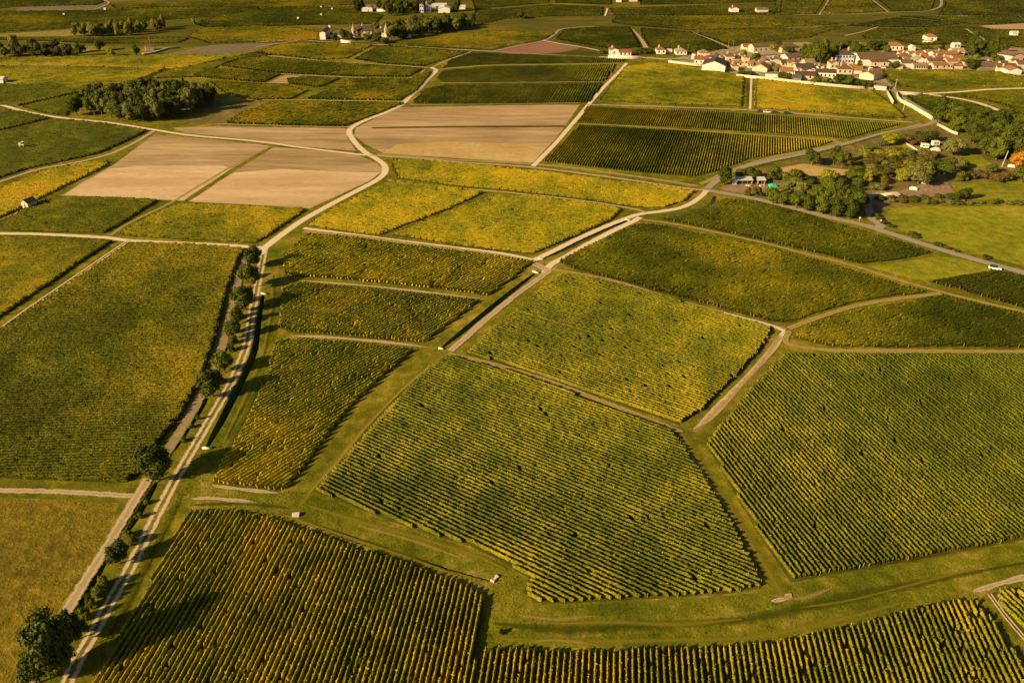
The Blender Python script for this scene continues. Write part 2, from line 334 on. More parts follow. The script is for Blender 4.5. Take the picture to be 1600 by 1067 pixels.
def vine_geo(a, b, h, w, seg, prof, leaves, gap=0.015, jit=0.15, ls=0.17, posts=False):
    L = np.linalg.norm(b - a); d = (b - a) / L; n = np.array((-d[1], d[0])); k = max(2, int(L / seg) + 1)
    s = np.linspace(0, L, k); pr = np.array(PROF[prof]); m = len(pr)
    hs = h * (1 + .06 * rng.normal(size=k)); ws = w * (1 + .15 * rng.normal(size=k))
    g = rng.random(k) < gap
    if seg < 1: g = g | np.roll(g, 1) & (rng.random(k) < .7)
    hs[g] *= .3; ws[g] *= .35
    U = pr[None, :, 0] * ws[:, None] / 2 + rng.normal(0, jit * w / 2, (k, m)); Z = pr[None, :, 1] * hs[:, None] + rng.normal(0, jit * .35 * h, (k, m))
    Z = np.maximum(Z, .03); Sx = s[:, None] + rng.normal(0, seg * .18, (k, m))
    V = np.empty((k, m, 3)); V[..., 0] = a[0] + d[0] * Sx + n[0] * U; V[..., 1] = a[1] + d[1] * Sx + n[1] * U; V[..., 2] = Z
    V = V.reshape(-1, 3); i = np.arange(k - 1)[:, None]; j = np.arange(m - 1)[None]
    q0 = (i * m + j).ravel(); Q = np.stack([q0, q0 + 1, q0 + m + 1, q0 + m], 1)
    caps = []
    for b0 in (0, (k - 1) * m): caps += [(b0, b0 + c, b0 + c + 1) for c in range(1, m - 1)]
    T = np.array(caps)
    if leaves > 0:
        c = int(L * leaves); ss = rng.random(c) * L; ki = np.minimum((ss / L * (k - 1)).astype(int), k - 1); ok = ~g[ki]; ss, ki = ss[ok], ki[ok]; c = len(ss)
        u = (rng.random(c) * 2 - 1); zz = (1.0 - .35 * u * u - .45 * rng.random(c) ** 2) * hs[ki]; uu = u * ws[ki] * .58
        ctr = np.stack([a[0] + d[0] * ss + n[0] * uu, a[1] + d[1] * ss + n[1] * uu, zz + .05], 1)
        tv = ctr[:, None, :] + rng.normal(0, ls, (c, 3, 3)); b0 = len(V)
        V = np.concatenate([V, tv.reshape(-1, 3)]); T = np.concatenate([T, b0 + np.arange(c * 3).reshape(-1, 3)])
    mi = np.zeros(len(Q) + len(T), int); mi[len(Q) + len(caps):] = 2
    if posts:
        PV, PQ = [], []
        for e, q in ((0, a - d * .25), (1, b + d * .25)):
            x, y = q; r = .032; b0 = len(V) + len(PV)
            if rng.random() < .75: continue
            PV += [(x - r, y - r, 0), (x + r, y - r, 0), (x + r, y + r, 0), (x - r, y + r, 0), (x - r, y - r, 1.25), (x + r, y - r, 1.25), (x + r, y + r, 1.25), (x - r, y + r, 1.15)]
            PQ += [[b0 + i for i in q4] for q4 in ((4, 5, 6, 7), (0, 1, 5, 4), (1, 2, 6, 5), (2, 3, 7, 6), (3, 0, 4, 7))]
        V = np.concatenate([V, np.array(PV).reshape(-1, 3)]); nq = len(Q); Q = np.concatenate([Q, np.array(PQ, int).reshape(-1, 4)])
        mi = np.concatenate([np.zeros(nq, int), np.ones(len(PQ), int), mi[nq:]])
    return V, Q, T, mi
def merge(parts):
    Vs, Qs, Ts, M1, M2, b = [], [], [], [], [], 0
    for V, Q, T, mi in parts:
        Vs.append(V); Qs.append(Q + b); Ts.append(T + b); M1.append(mi[:len(Q)]); M2.append(mi[len(Q):]); b += len(V)
    return np.concatenate(Vs), np.concatenate(Qs), np.concatenate(Ts), np.concatenate(M1 + M2)
soilz = [0.004]
def plot(label, px, spec, bias, amp=0.55, dark=1.0, lod=None, rows=False, sp=None, h=1.1, gap=0.03, soil='soil', fine=0.62, wid=None, lv=None, ls=None):
    g = P(px); cx, cy = np.mean(np.array(g), 0); dist = math.hypot(cx, cy)
    root = tag(empty('vineyard_plot', (cx, cy, 0)), label, 'vineyard', 'vineyard plots of the valley')
    loc = [(x - cx, y - cy) for x, y in g]
    sheet('soil', None, M[soil], z=soilz[0], kind=None, ground=loc, parent=root); soilz[0] += 0.00015
    d = vdir(spec)
    if lod is None: lod = 0 if dist < 260 else 1 if dist < 430 else 2 if dist < 640 else 3
    spc, seg, prof, leaves, w = [(1.13, .6, 6, 18.0, .36), (1.25, .9, 5, 5.0, .58), (1.7, 1.5, 5, 1.2, .95), (2.4, 2.6, 3, .5, 1.6)][lod]
    spc = sp or spc; w = wid or w; ls = ls or [.135, .16, .24, .36][lod]
    leaves = lv or leaves
    mat = vine_mat(bias, amp, (len(label) * 7 % 13) * .37, dark, fine)
    R = scan(loc, d, spc)
    geo = [vine_geo(a, b, h * (1.05, 1.0, .95, .8)[lod] * rng.uniform(.92, 1.08), w * rng.uniform(.85, 1.15), seg, prof, leaves, gap, ls=ls, posts=lod < 1) for a, b in R]
    mats = [mat, M['post'], vine_mat(bias, amp, (len(label) * 7 % 13) * .37, dark, fine, .55)]
    if rows:
        order = sorted(range(len(R)), key=lambda i: -np.linalg.norm(R[i][1] - R[i][0]) / (np.linalg.norm((R[i][0] + R[i][1]) / 2 + (cx, cy)) + 40))
        keep, rest = order[:100], order[100:]
        for i in keep:
            V, Q, T, mi = geo[i]; o = R[i][0]; V = V - np.array((o[0], o[1], 0))
            obj('vine_row', mesh('vine_row', V, Q, T, mats, mi), root, (o[0], o[1], 0))
        if rest:
            V, Q, T, mi = merge([geo[i] for i in rest]); tag(obj('vine_rows', mesh('vine_rows', V, Q, T, mats, mi), root), kind='stuff')
    elif geo:
        V, Q, T, mi = merge(geo); tag(obj('vine_rows', mesh('vine_rows', V, Q, T, mats, mi), root), kind='stuff')
    return root
HZ = ('px', 100, 600, 300, 594)
A_, C_, E_, B_ = ('vp', 407, YH), ('vp', -1450, YH), ('vp', 1950, YH), ('vp', 975, YH)
HR = ('vp', 5300, YH); LV = ('vp', 1218, YH)
plot('large vineyard of dark green diagonal rows filling the right edge, below the pale lane junction', [(1225, 554), (1400, 555), (1600, 556), (1760, 556), (1760, 805), (1600, 843), (1500, 862), (1400, 880), (1300, 897), (1236, 910), (1195, 850), (1150, 775), (1102, 692), (1150, 632), (1200, 578)], A_, .34, .32, .95, rows=True, gap=.002)
plot('big central vineyard of mottled green and yellow slanting rows with a notched bottom corner', [(700, 558), (780, 578), (860, 604), (940, 636), (1050, 676), (1070, 702), (1110, 762), (1150, 830), (1188, 905), (1192, 918), (1150, 926), (1060, 933), (960, 938), (880, 943), (835, 941), (818, 925), (826, 903), (790, 880), (735, 853), (660, 832), (590, 806), (530, 782), (491, 768), (520, 735), (570, 680), (620, 625), (670, 575)], C_, .42, .42, .92, rows=True, gap=.003)
plot('speckled yellow-green vineyard square between the central ditch and the pale dirt lane', [(875, 428), (930, 438), (1000, 456), (1080, 479), (1150, 498), (1208, 514), (1195, 540), (1150, 590), (1100, 640), (1062, 664), (1000, 643), (920, 615), (850, 590), (780, 567), (728, 553), (760, 522), (810, 482), (850, 445)], C_, .44, .4, .8, rows=True, gap=.006, lod=0)
plot('long orange-brown vineyard narrowing to a point beside the grass strip and tree row', [(430, 535), (470, 530), (560, 538), (648, 548), (600, 588), (550, 635), (500, 698), (457, 757), (436, 768), (380, 762), (332, 755), (345, 725), (372, 685), (390, 650), (415, 590)], E_, .52, .45, 1.5, rows=True, lod=0)
plot('middle one of three olive vineyards stacked right of the tree row, between two pale headlands', [(440, 455), (470, 444), (560, 451), (660, 461), (750, 471), (700, 508), (662, 537), (600, 531), (520, 524), (455, 520), (436, 512), (438, 480)], E_, .47, .4, 1.45, rows=True)
plot('golden-streaked vineyard just below the twin yellow plots, uppermost of three beside the tree row', [(480, 366), (560, 373), (640, 385), (740, 396), (834, 410), (800, 438), (762, 463), (700, 454), (600, 443), (520, 436), (444, 431), (441, 408), (458, 386)], E_, .52, .45, 1.4, rows=True)
plot('bottom left vineyard of steep yellow-tipped rows crossed by the big tree shadow', [(300, 799), (360, 799), (420, 810), (480, 828), (560, 857), (640, 882), (700, 905), (743, 921), (756, 936), (753, 970), (744, 1012), (744, 1110), (95, 1110), (150, 1067), (200, 975), (242, 900), (282, 825)], B_, .56, .4, 1.3, rows=True, gap=.015)
plot('brownish orange vineyard strip along the bottom edge, right of the grass notch', [(746, 1014), (800, 1014), (900, 1019), (1000, 1015), (1080, 1012), (1200, 1005), (1290, 985), (1350, 971), (1420, 952), (1500, 938), (1528, 942), (1560, 990), (1600, 1045), (1650, 1110), (746, 1110)], B_, .58, .4, 1.0, rows=True, gap=.03)
plot('small corner vineyard cut off at the lower right edge, beside two pale ruts', [(1548, 926), (1600, 915), (1690, 900), (1690, 1050), (1600, 992), (1570, 958)], A_, .55, .4, rows=True)
plot('large olive-gold vineyard filling the left edge, left of the tree-lined track', [(-60, 548), (0, 517), (100, 450), (203, 381), (300, 384), (386, 391), (374, 405), (352, 470), (338, 530), (318, 588), (285, 650), (250, 692), (222, 738), (200, 754), (100, 751), (-60, 744)], HZ, .42, .5, .68, lod=0, sp=1.15, wid=.85, h=1.15, gap=0, fine=.8, lv=26, ls=.15)
plot('olive vineyard at the left edge between the pale cross track and the diagonal track', [(-60, 369), (0, 371), (90, 373), (178, 378), (140, 402), (100, 430), (50, 463), (0, 498), (-60, 540)], HZ, .42, .45, .66, gap=0, sp=1.15, wid=.7)
plot('olive vineyard right of the little stone hut, above the pale cross track', [(20, 338), (58, 318), (90, 309), (170, 310), (248, 314), (205, 342), (165, 365), (80, 363), (-20, 360)], HZ, .44, .4, .68)
plot('yellow-green vineyard between the bare fields and the pale cross track, left of the gravel bend', [(185, 366), (225, 342), (278, 320), (380, 324), (480, 328), (440, 356), (402, 381), (300, 375), (215, 371)], HZ, .54, .5, .8)
plot('bright yellow-green vineyard inside the gravel bend, left of a dark diagonal hedge row', [(606, 285), (660, 289), (720, 296), (756, 302), (700, 328), (640, 350), (594, 368), (560, 365), (520, 360), (478, 352), (520, 327), (570, 301)], HZ, .56, .4, .95)
plot('bright yellow vineyard between the dark diagonal hedge row and the central ditch', [(772, 306), (830, 307), (900, 316), (974, 327), (955, 345), (920, 360), (880, 378), (832, 398), (780, 392), (700, 382), (640, 372), (612, 368), (660, 347), (722, 323)], HZ, .57, .45, .95)
plot('long golden vineyard wedge tapering right below the straight grassy track', [(612, 251), (680, 254), (760, 261), (850, 270), (940, 281), (1030, 292), (1086, 300), (1072, 314), (1040, 324), (990, 324), (900, 311), (800, 299), (700, 290), (622, 279), (612, 263)], HZ, .60, .55, .95)
plot('dark green ribbed vineyard right of the tan field, lower of two with vertical rows', [(905, 196), (980, 200), (1100, 207), (1200, 214), (1305, 221), (1280, 229), (1230, 239), (1170, 249), (1120, 268), (1085, 277), (1010, 271), (920, 261), (848, 252), (872, 230)], LV, .50, .5, 1.35, sp=1.3, wid=.36, h=.95, lod=1, soil='ditch', fine=.5, gap=.01, lv=7, ls=.1)
plot('ribbed green vineyard with pale vertical stripes, upper of two, below the yellow plots', [(917, 167), (1000, 171), (1100, 174), (1200, 180), (1300, 188), (1412, 194), (1380, 202), (1325, 217), (1260, 212), (1150, 205), (1050, 199), (960, 195), (902, 192)], LV, .54, .45, 1.3, sp=1.3, wid=.36, h=.95, lod=1, soil='ditch', fine=.5, gap=.01, lv=7, ls=.1)
plot('bright golden vineyard in front of the large white barn gable', [(975, 106), (1010, 99), (1060, 102), (1098, 109), (1140, 116), (1164, 122), (1160, 167), (1100, 165), (1000, 162), (936, 157), (955, 132)], HZ, .54, .6, .82)
plot('golden vineyard under the long village boundary wall, right of the dark strip', [(1180, 124), (1240, 131), (1300, 138), (1365, 144), (1388, 160), (1410, 178), (1416, 186), (1350, 182), (1250, 174), (1178, 169)], HZ, .58, .55, .85)
plot('dark green vineyard right of the ditch crossing, yellow patches along its lower edge', [(872, 409), (930, 381), (1000, 350), (1050, 358), (1100, 369), (1200, 389), (1270, 407), (1350, 430), (1400, 445), (1450, 458), (1400, 463), (1340, 472), (1270, 491), (1238, 505), (1200, 502), (1120, 480), (1040, 459), (960, 437), (890, 419)], HR, .38, .65, .85, lod=0, lv=9)
plot('dark green vineyard lens between the asphalt road and the green lane', [(1030, 343), (1060, 339), (1090, 334), (1115, 323), (1130, 313), (1180, 317), (1250, 334), (1330, 358), (1400, 378), (1458, 396), (1400, 407), (1345, 413), (1300, 402), (1230, 385), (1150, 367), (1070, 350)], HR, .30, .4, .82, lod=0, lv=8)
plot('wedge vineyard with an orange patch on the right, above the big right vineyard', [(1240, 529), (1252, 513), (1290, 500), (1350, 484), (1420, 474), (1475, 464), (1530, 478), (1600, 493), (1740, 525), (1740, 546), (1600, 544), (1500, 542), (1400, 544), (1300, 542)], HR, .46, .7, .9, lod=0, lv=9, rows=True)
plot('small dark green vineyard at the right edge beside the parked car', [(1450, 441), (1500, 433), (1548, 425), (1580, 428), (1640, 445), (1740, 470), (1740, 512), (1600, 482), (1550, 469), (1500, 453)], HR, .26, .3, .8, lod=0, lv=9)
# far plots
FARX = ('vp', 2600, YH); FH = ('px', 0, 200, 300, 199); FV = ('vp', 1100, YH)
far = [
 ('yellow-edged vineyard at the left edge above the stone hut', [(-40, 315), (0, 296), (60, 270), (110, 259), (168, 252), (172, 258), (110, 288), (50, 318), (15, 335), (-40, 356)], FH, .60, .5, 1),
 ('dark green vineyard at the left edge holding a small white tractor', [(-40, 214), (20, 202), (85, 187), (160, 193), (232, 205), (200, 221), (160, 239), (100, 253), (50, 263), (0, 279), (-40, 290)], FH, .36, .35, .85),
 ('small dark vineyard wedge at the left edge, above the one with the tractor', [(-40, 171), (0, 171), (35, 176), (80, 185), (20, 200), (-40, 212)], FH, .36, .3, .85),
 ('olive vineyard wedge left of the round wood, beside the tall mast', [(-40, 131), (60, 135), (138, 142), (90, 152), (30, 166), (-40, 164)], FH, .38, .4, .9),
 ('narrow green vineyard wedge directly left of the round wood', [(35, 168), (90, 154), (140, 144), (150, 150), (112, 172), (106, 183), (60, 175)], FH, .38, .4, .9),
 ('olive vineyard with an orange far edge, behind the round wood', [(-40, 104), (130, 105), (262, 108), (225, 123), (150, 140), (60, 133), (-40, 129)], FH, .47, .5, .95),
 ('long orange-tinged vineyard in front of the dark hedge at the upper left', [(-40, 92), (150, 88), (290, 87), (355, 91), (310, 103), (275, 107), (130, 104), (-40, 102)], FH, .54, .5, .95),
 ('olive vineyard right of the roofless pink building and its yard', [(290, 106), (325, 98), (400, 82), (425, 87), (375, 92), (342, 104), (330, 121), (230, 123), (262, 110)], FARX, .44, .4, .9),
 ('green vineyard strip right behind the round wood', [(332, 108), (400, 113), (440, 117), (412, 130), (330, 123), (300, 120)], FARX, .42, .4, .9),
 ('yellow-green vineyard in the shadow tip of the round wood', [(325, 127), (400, 132), (438, 134), (484, 142), (455, 156), (400, 157), (350, 147), (335, 136)], FARX, .52, .5, 1),
 ('small green vineyard right of the little bare patch', [(447, 124), (480, 121), (534, 123), (502, 137), (450, 132)], FARX, .42, .4, .9),
 ('green vineyard with a golden lower edge, left of the gravel track', [(514, 141), (547, 124), (640, 125), (664, 113), (676, 114), (653, 142), (626, 158), (560, 157), (480, 155)], FARX, .50, .6, .95),
 ('wide yellow-green vineyard just above the tan ploughed fields', [(352, 193), (376, 178), (418, 163), (530, 161), (632, 162), (598, 176), (552, 193), (538, 198), (450, 197)], FARX, .50, .5, .95),
 ('long dark green vineyard strip below the castle plots', [(378, 92), (420, 90), (500, 97), (600, 104), (662, 108), (640, 121), (560, 120), (450, 116), (400, 111), (345, 104)], FARX, .40, .35, .9),
 ('yellow-tinged vineyard directly in front of the two-towered castle', [(402, 82), (440, 69), (520, 68), (583, 71), (545, 92), (500, 94), (425, 86)], FARX, .55, .5, 1),
 ('dark green vineyard right of the yellow-tinged one in front of the castle', [(592, 73), (670, 77), (732, 82), (700, 92), (664, 104), (600, 100), (552, 93)], FARX, .42, .4, .9),
 ('golden vineyard right of the castle wood, below the dark hedge shadow', [(606, 72), (640, 64), (700, 56), (760, 49), (800, 50), (868, 53), (852, 62), (805, 71), (758, 79), (680, 75)], FARX, .58, .4, .95),
 ('dark green vineyard between the tan field and the thin pale headland', [(643, 162), (662, 141), (690, 134), (800, 132), (940, 131), (922, 160), (880, 162), (760, 164)], FV, .38, .35, 1.35),
 ('dark green vineyard above the thin pale headland', [(692, 111), (760, 105), (860, 103), (962, 101), (948, 124), (938, 129), (800, 130), (690, 131), (682, 123)], FV, .38, .35, 1.35),
 ('thin dark vineyard strip below the red bare field', [(705, 94), (737, 83), (800, 86), (900, 89), (985, 94), (968, 98), (860, 100), (760, 102), (690, 107)], FV, .38, .3, 1.3),
 ('green vineyard in the crook of the street, below the crowded houses', [(1378, 111), (1420, 110), (1500, 111), (1560, 113), (1600, 122), (1740, 136), (1740, 140), (1600, 136), (1520, 138), (1440, 139), (1405, 135), (1385, 123)], FH, .47, .3, 1),
 ('green vineyard at the right edge between the two pale tracks', [(1475, 149), (1540, 144), (1600, 142), (1740, 141), (1740, 210), (1600, 184), (1570, 165), (1530, 155)], FH, .40, .3, .9),
 ('dark vineyard patch right of the long road wall', [(1415, 151), (1440, 151), (1490, 157), (1530, 166), (1560, 180), (1580, 192), (1540, 190), (1475, 172), (1458, 176), (1430, 162)], FH, .36, .3, .85),
 ('far dark vineyard right of the winding road, behind the red-roofed villa', [(882, 47), (940, 43), (984, 43), (990, 52), (1003, 74), (962, 78), (912, 70), (868, 62), (874, 54)], FARX, .34, .3, .85),
 ('far dark vineyard between the pale bent path and the thin straight path', [(1000, 44), (1080, 51), (1138, 77), (1100, 80), (1020, 76), (1012, 72), (1002, 54)], FARX, .34, .3, .85),
 ('far vineyard right of the thin straight path, behind the long tiled winery', [(1088, 53), (1200, 47), (1320, 41), (1262, 60), (1190, 66), (1146, 74)], FARX, .38, .3, .85),
 ('long far vineyard with a yellow band, above the thin straight path', [(962, 27), (1100, 25), (1250, 30), (1318, 38), (1200, 45), (1085, 48), (992, 41), (955, 36)], FARX, .45, .4, .85),
 ('far olive vineyard around the lone dark tree, right of the castle wood', [(742, 18), (860, 8), (943, 12), (943, 25), (860, 26), (790, 30), (738, 42)], FARX, .40, .4, .8),
 ('far plot beside the farm at the top edge centre', [(952, 14), (1130, 9), (1212, 6), (1210, 23), (1130, 24), (960, 25)], FARX, .38, .3, .8),
 ('far plot left of the diagonal path at the top right', [(1222, -8), (1294, -8), (1274, 22), (1217, 24)], FARX, .48, .4, .85),
 ('far plot between the two diagonal paths at the top right', [(1302, -8), (1350, -8), (1384, 18), (1292, 24), (1282, 22)], FARX, .48, .4, .85),
 ('far green plot inside the grey road loop at the top right', [(1364, -6), (1463, -6), (1456, 15), (1440, 18), (1394, 18)], FARX, .38, .3, .85),
 ('far olive plot in the top right corner', [(1478, -4), (1700, -6), (1700, 24), (1600, 25), (1466, 24), (1476, 10)], FARX, .38, .4, .8),
 ('long dark far vineyard behind the hilltop house', [(1322, 41), (1400, 28), (1500, 38), (1448, 43), (1372, 43)], FARX, .30, .3, .8),
 ('far vineyard wedge left of the hilltop house', [(1345, 56), (1372, 46), (1446, 46), (1432, 54), (1392, 61), (1350, 61)], FARX, .44, .3, .9),
 ('dark far vineyard surrounding the hilltop house', [(1452, 46), (1500, 42), (1526, 58), (1510, 68), (1440, 72), (1396, 63), (1434, 56)], FARX, .32, .3, .85),
 ('yellow-green vineyard around the lone white cottage at the upper right', [(1516, 45), (1560, 47), (1700, 52), (1700, 78), (1600, 76), (1565, 70), (1541, 62)], FARX, .46, .3, .95),
 ('far strip above the sandy bank at the upper right', [(1400, 26), (1500, 27), (1640, 27), (1640, 35), (1530, 39), (1470, 33)], FARX, .42, .3, .85),
 ('golden far vineyard left of the castle', [(312, 47), (400, 41), (470, 45), (500, 52), (498, 62), (425, 66), (325, 68), (292, 58)], FARX, .62, .6, .9),
 ('dark far vineyard behind the castle, dotted with white stones', [(420, 14), (556, 11), (562, 19), (600, 25), (588, 38), (480, 40), (320, 43), (300, 38), (335, 28)], FARX, .34, .35, .8),
 ('far olive band left of the flowering hedge line', [(-20, 19), (150, 17), (300, 13), (400, 11), (412, 18), (330, 27), (200, 36), (120, 44), (20, 50), (-20, 50)], FARX, .38, .4, .8),
 ('far yellow-edged band along the top left', [(172, 9), (300, 4), (470, -3), (556, -3), (556, 9), (420, 12), (300, 11), (180, 14)], FARX, .48, .5, .8),
 ('far dark plot in the top left corner', [(-20, -8), (158, -8), (163, 4), (150, 8), (30, 11), (-20, 16)], FARX, .32, .3, .75),
 ('narrow green band between the tan strip and the dark hedge', [(-20, 60), (110, 61), (270, 59), (298, 61), (280, 68), (170, 69), (0, 64)], FARX, .40, .4, .85),
 ('far dark plots right of the two-storey lilac mansion', [(735, -6), (860, -8), (858, 5), (742, 15)], FARX, .36, .3, .75),
 ('far dark plot at the top edge, left of the small farm', [(866, -8), (958, -8), (956, 8), (868, 5)], FARX, .36, .3, .75),
 ('far dark plot at the top edge behind the small farm', [(1000, -8), (1214, -8), (1212, 3), (1130, 6), (1000, 8)], FARX, .36, .3, .75),
 ('green slope plot behind the castle wood and mansion', [(735, 43), (742, 22), (706, 22), (660, 23), (655, 30), (690, 36)], FARX, .42, .4, .85),
]
for lb, px, sp_, b_, a_, dk in far: plot(lb, px, sp_, b_ - .02, a_ + .1, dk * (.72 if min(q[1] for q in px) < 70 else .8))
# ------------------------------------------------------------------ bare fields, meadows, lanes
sheet('distant_land', [(-1200, 64), (-300, 66), (0, 70), (300, 74), (560, 72), (740, 84), (960, 90), (1100, 84), (1300, 72), (1600, 70), (2800, 60), (8000, -150), (-6000, -150)], M['far'], z=0.002)
def field(name, px, mat): return sheet(name, px, M[mat])
field('ploughed_field', [(96, 306), (130, 284), (180, 256), (240, 211), (330, 218), (421, 228), (350, 272), (287, 314), (190, 310)], 'tan')
field('ploughed_field', [(294, 315), (360, 272), (428, 230), (500, 236), (560, 243), (588, 254), (599, 266), (580, 282), (530, 305), (484, 326), (390, 320)], 'tan')
field('ploughed_field', [(268, 200), (340, 198), (450, 200), (540, 201), (543, 215), (556, 236), (480, 230), (380, 217), (290, 208)], 'tan')
field('ploughed_field', [(556, 200), (590, 184), (625, 168), (700, 167), (800, 165), (906, 164), (870, 215), (833, 255), (760, 251), (690, 246), (600, 240), (572, 226), (553, 212)], 'tan')
field('ploughed_field', [(100, 305), (135, 283), (170, 264), (230, 259), (347, 259), (361, 263), (350, 271), (287, 313), (190, 309)], 'tan2')
field('ploughed_field', [(296, 315), (366, 270), (440, 264), (520, 268), (594, 270), (578, 282), (530, 304), (484, 325), (390, 319)], 'tan2')
field('ploughed_field', [(600, 239), (620, 226), (700, 221), (780, 224), (856, 230), (833, 254), (760, 250), (690, 245)], 'straw')
field('ploughed_field', [(578, 199), (700, 197), (882, 196), (884, 199), (700, 200), (584, 201)], 'soil')
field('bare_field', [(418, 130), (446, 118), (474, 119), (449, 131)], 'tan')
field('red_field', [(768, 80), (810, 70), (846, 65), (862, 67), (908, 75), (885, 81), (858, 84), (800, 85)], 'red')
field('bare_field', [(22, 18), (32, 12), (100, 10), (150, 9), (166, 5), (160, 14), (100, 17)], 'grey')
field('bare_field', [(10, 51), (16, 45), (38, 39), (24, 50)], 'grey')
field('bare_field', [(-20, 54), (60, 50), (112, 46), (158, 43), (150, 52), (105, 57), (-20, 58)], 'lane')
field('bare_field', [(255, 86), (300, 77), (330, 71), (400, 68), (440, 67), (400, 79), (350, 84)], 'grey')
field('bare_field', [(280, 195), (345, 163), (400, 158), (418, 161), (372, 178), (345, 194)], 'scrub')
field('bare_field', [(1530, 41), (1600, 37), (1700, 34), (1700, 45), (1600, 46), (1552, 46)], 'tan')
field('bare_field', [(497, 14), (515, 7), (565, 7), (596, 8), (640, 6), (600, 13), (540, 14)], 'red')
field('bare_field', [(520, 50), (555, 39), (590, 40), (585, 44), (520, 56)], 'grey')
field('bare_field', [(1490, 7), (1520, 6), (1545, 10), (1500, 12)], 'tan'); field('bare_field', [(1488, 18), (1502, 17), (1514, 26), (1496, 26)], 'grey')
field('bare_field', [(1222, 42), (1270, 38), (1290, 42), (1260, 52), (1235, 46)], 'grey')
field('dry_field', [(-60, 778), (60, 779), (188, 786), (178, 812), (150, 860), (120, 905), (92, 950), (55, 1010), (20, 1067), (-10, 1110), (-200, 1110), (-200, 778)], 'gold')
field('meadow', [(1390, 350), (1382, 338), (1393, 326), (1450, 323), (1600, 322), (1760, 322), (1760, 452), (1600, 416), (1540, 401), (1470, 383), (1420, 366)], 'meadow')
field('meadow', [(1484, 287), (1600, 283), (1760, 283), (1760, 313), (1600, 314), (1520, 313), (1495, 300)], 'meadow')
field('meadow', [(1352, 416), (1400, 411), (1460, 401), (1500, 404), (1540, 415), (1545, 423), (1500, 431), (1446, 439), (1400, 429)], 'meadow')
field('grass_strip', [(415, 390), (438, 372), (470, 354), (478, 358), (450, 385), (436, 410), (436, 440), (438, 480), (430, 530), (410, 590), (385, 650), (355, 705), (330, 757), (290, 785), (282, 770), (322, 706), (350, 662), (368, 627), (396, 570), (404, 545), (410, 490), (416, 458), (412, 430)], 'verge')
field('grass_strip', [(290, 790), (330, 760), (440, 772), (455, 765), (500, 776), (590, 812), (690, 842), (780, 880), (822, 905), (815, 928), (840, 945), (960, 941), (1100, 934), (1190, 925), (1236, 914), (1320, 896), (1450, 874), (1600, 846), (1760, 808), (1760, 880), (1600, 912), (1545, 922), (1530, 936), (1420, 948), (1300, 980), (1200, 1002), (1080, 1009), (1000, 1012), (900, 1015), (800, 1010), (748, 1010), (760, 960), (762, 935), (735, 914), (770, 908), (710, 891), (650, 871), (580, 847), (520, 827), (470, 812), (465, 808), (472, 806), (400, 802), (300, 795)], 'verge')
field('scrub_land', [(1130, 296), (1160, 270), (1260, 247), (1340, 224), (1400, 208), (1455, 197), (1500, 212), (1560, 230), (1640, 235), (1760, 240), (1760, 283), (1600, 283), (1480, 287), (1490, 300), (1520, 313), (1500, 318), (1395, 322), (1380, 335), (1365, 346), (1300, 332), (1200, 310)], 'scrub')
field('garden_lawn', [(1400, 228), (1412, 222), (1440, 236), (1430, 240), (1402, 240)], 'meadow'); field('garden_lawn', [(1490, 246), (1530, 242), (1550, 258), (1520, 262), (1496, 262)], 'meadow')
field('farm_yard', [(1124, 294), (1143, 287), (1200, 291), (1206, 300), (1190, 307), (1160, 302), (1132, 298)], 'yardsoil')
field('garden_soil', [(1400, 300), (1440, 288), (1478, 284), (1492, 300), (1460, 307), (1420, 308)], 'yardsoil')
field('straw_clearing', [(1218, 263), (1255, 256), (1300, 263), (1330, 266), (1322, 274), (1270, 275), (1228, 272)], 'straw')
field('village_ground', [(1045, 92), (1100, 84), (1160, 70), (1260, 66), (1345, 78), (1420, 74), (1500, 82), (1560, 78), (1620, 72), (1640, 110), (1600, 119), (1560, 111), (1420, 108), (1372, 109), (1384, 124), (1398, 142), (1370, 139), (1250, 129), (1150, 117), (1100, 105)], 'yard')
field('castle_ground', [(495, 62), (560, 40), (640, 30), (740, 40), (690, 50), (600, 68), (540, 66)], 'scrub')
def trk(px, w, m='track', name='gravel_track', jit=.08): return ribbon(name, px, w, M[m], jit)
trk([(96, 1085), (107, 1060), (127, 1020), (149, 983), (172, 940), (196, 900), (222, 850), (247, 800), (275, 747), (299, 705), (321, 667), (343, 630), (360, 600), (374, 570), (385, 540), (391, 505), (397, 472), (404, 437), (409, 410), (413, 390)], 2.9, 'ruts', 'farm_track')
trk([(406, 398), (414, 387), (440, 367), (475, 343), (520, 318), (560, 297), (588, 282), (601, 270), (600, 258), (586, 247), (569, 237), (555, 223), (546, 208), (550, 199), (571, 188), (600, 177), (627, 164), (641, 150), (656, 138), (668, 124), (681, 111), (674, 106)], (3.4, 3.6))
trk([(674, 106), (700, 94), (737, 81)], 1.6, 'dirt'); trk([(681, 111), (685, 109), (760, 102.5), (860, 101), (968, 99.5)], 1.4, 'dirt')
trk([(-60, 363), (0, 365), (60, 366), (160, 371), (200, 376), (260, 379), (330, 382), (408, 387)], 2.6)
trk([(203, 375), (150, 411), (100, 445), (50, 479), (0, 515), (-60, 556)], 2.3, 'ruts')
trk([(172, 368), (205, 347), (265, 318), (320, 285), (375, 253), (423, 229)], 2.2, 'laneT'); trk([(10, 342), (60, 314), (110, 286), (176, 256)], 1.8, 'laneT')
trk([(-40, 160), (0, 164), (40, 175), (100, 185), (170, 192), (240, 203), (300, 212), (400, 221), (480, 232), (572, 243)], (3.0, 2.4))
trk([(242, 204), (205, 226), (165, 243), (110, 256), (60, 265), (0, 284), (-40, 298)], 2.6, 'dirt')
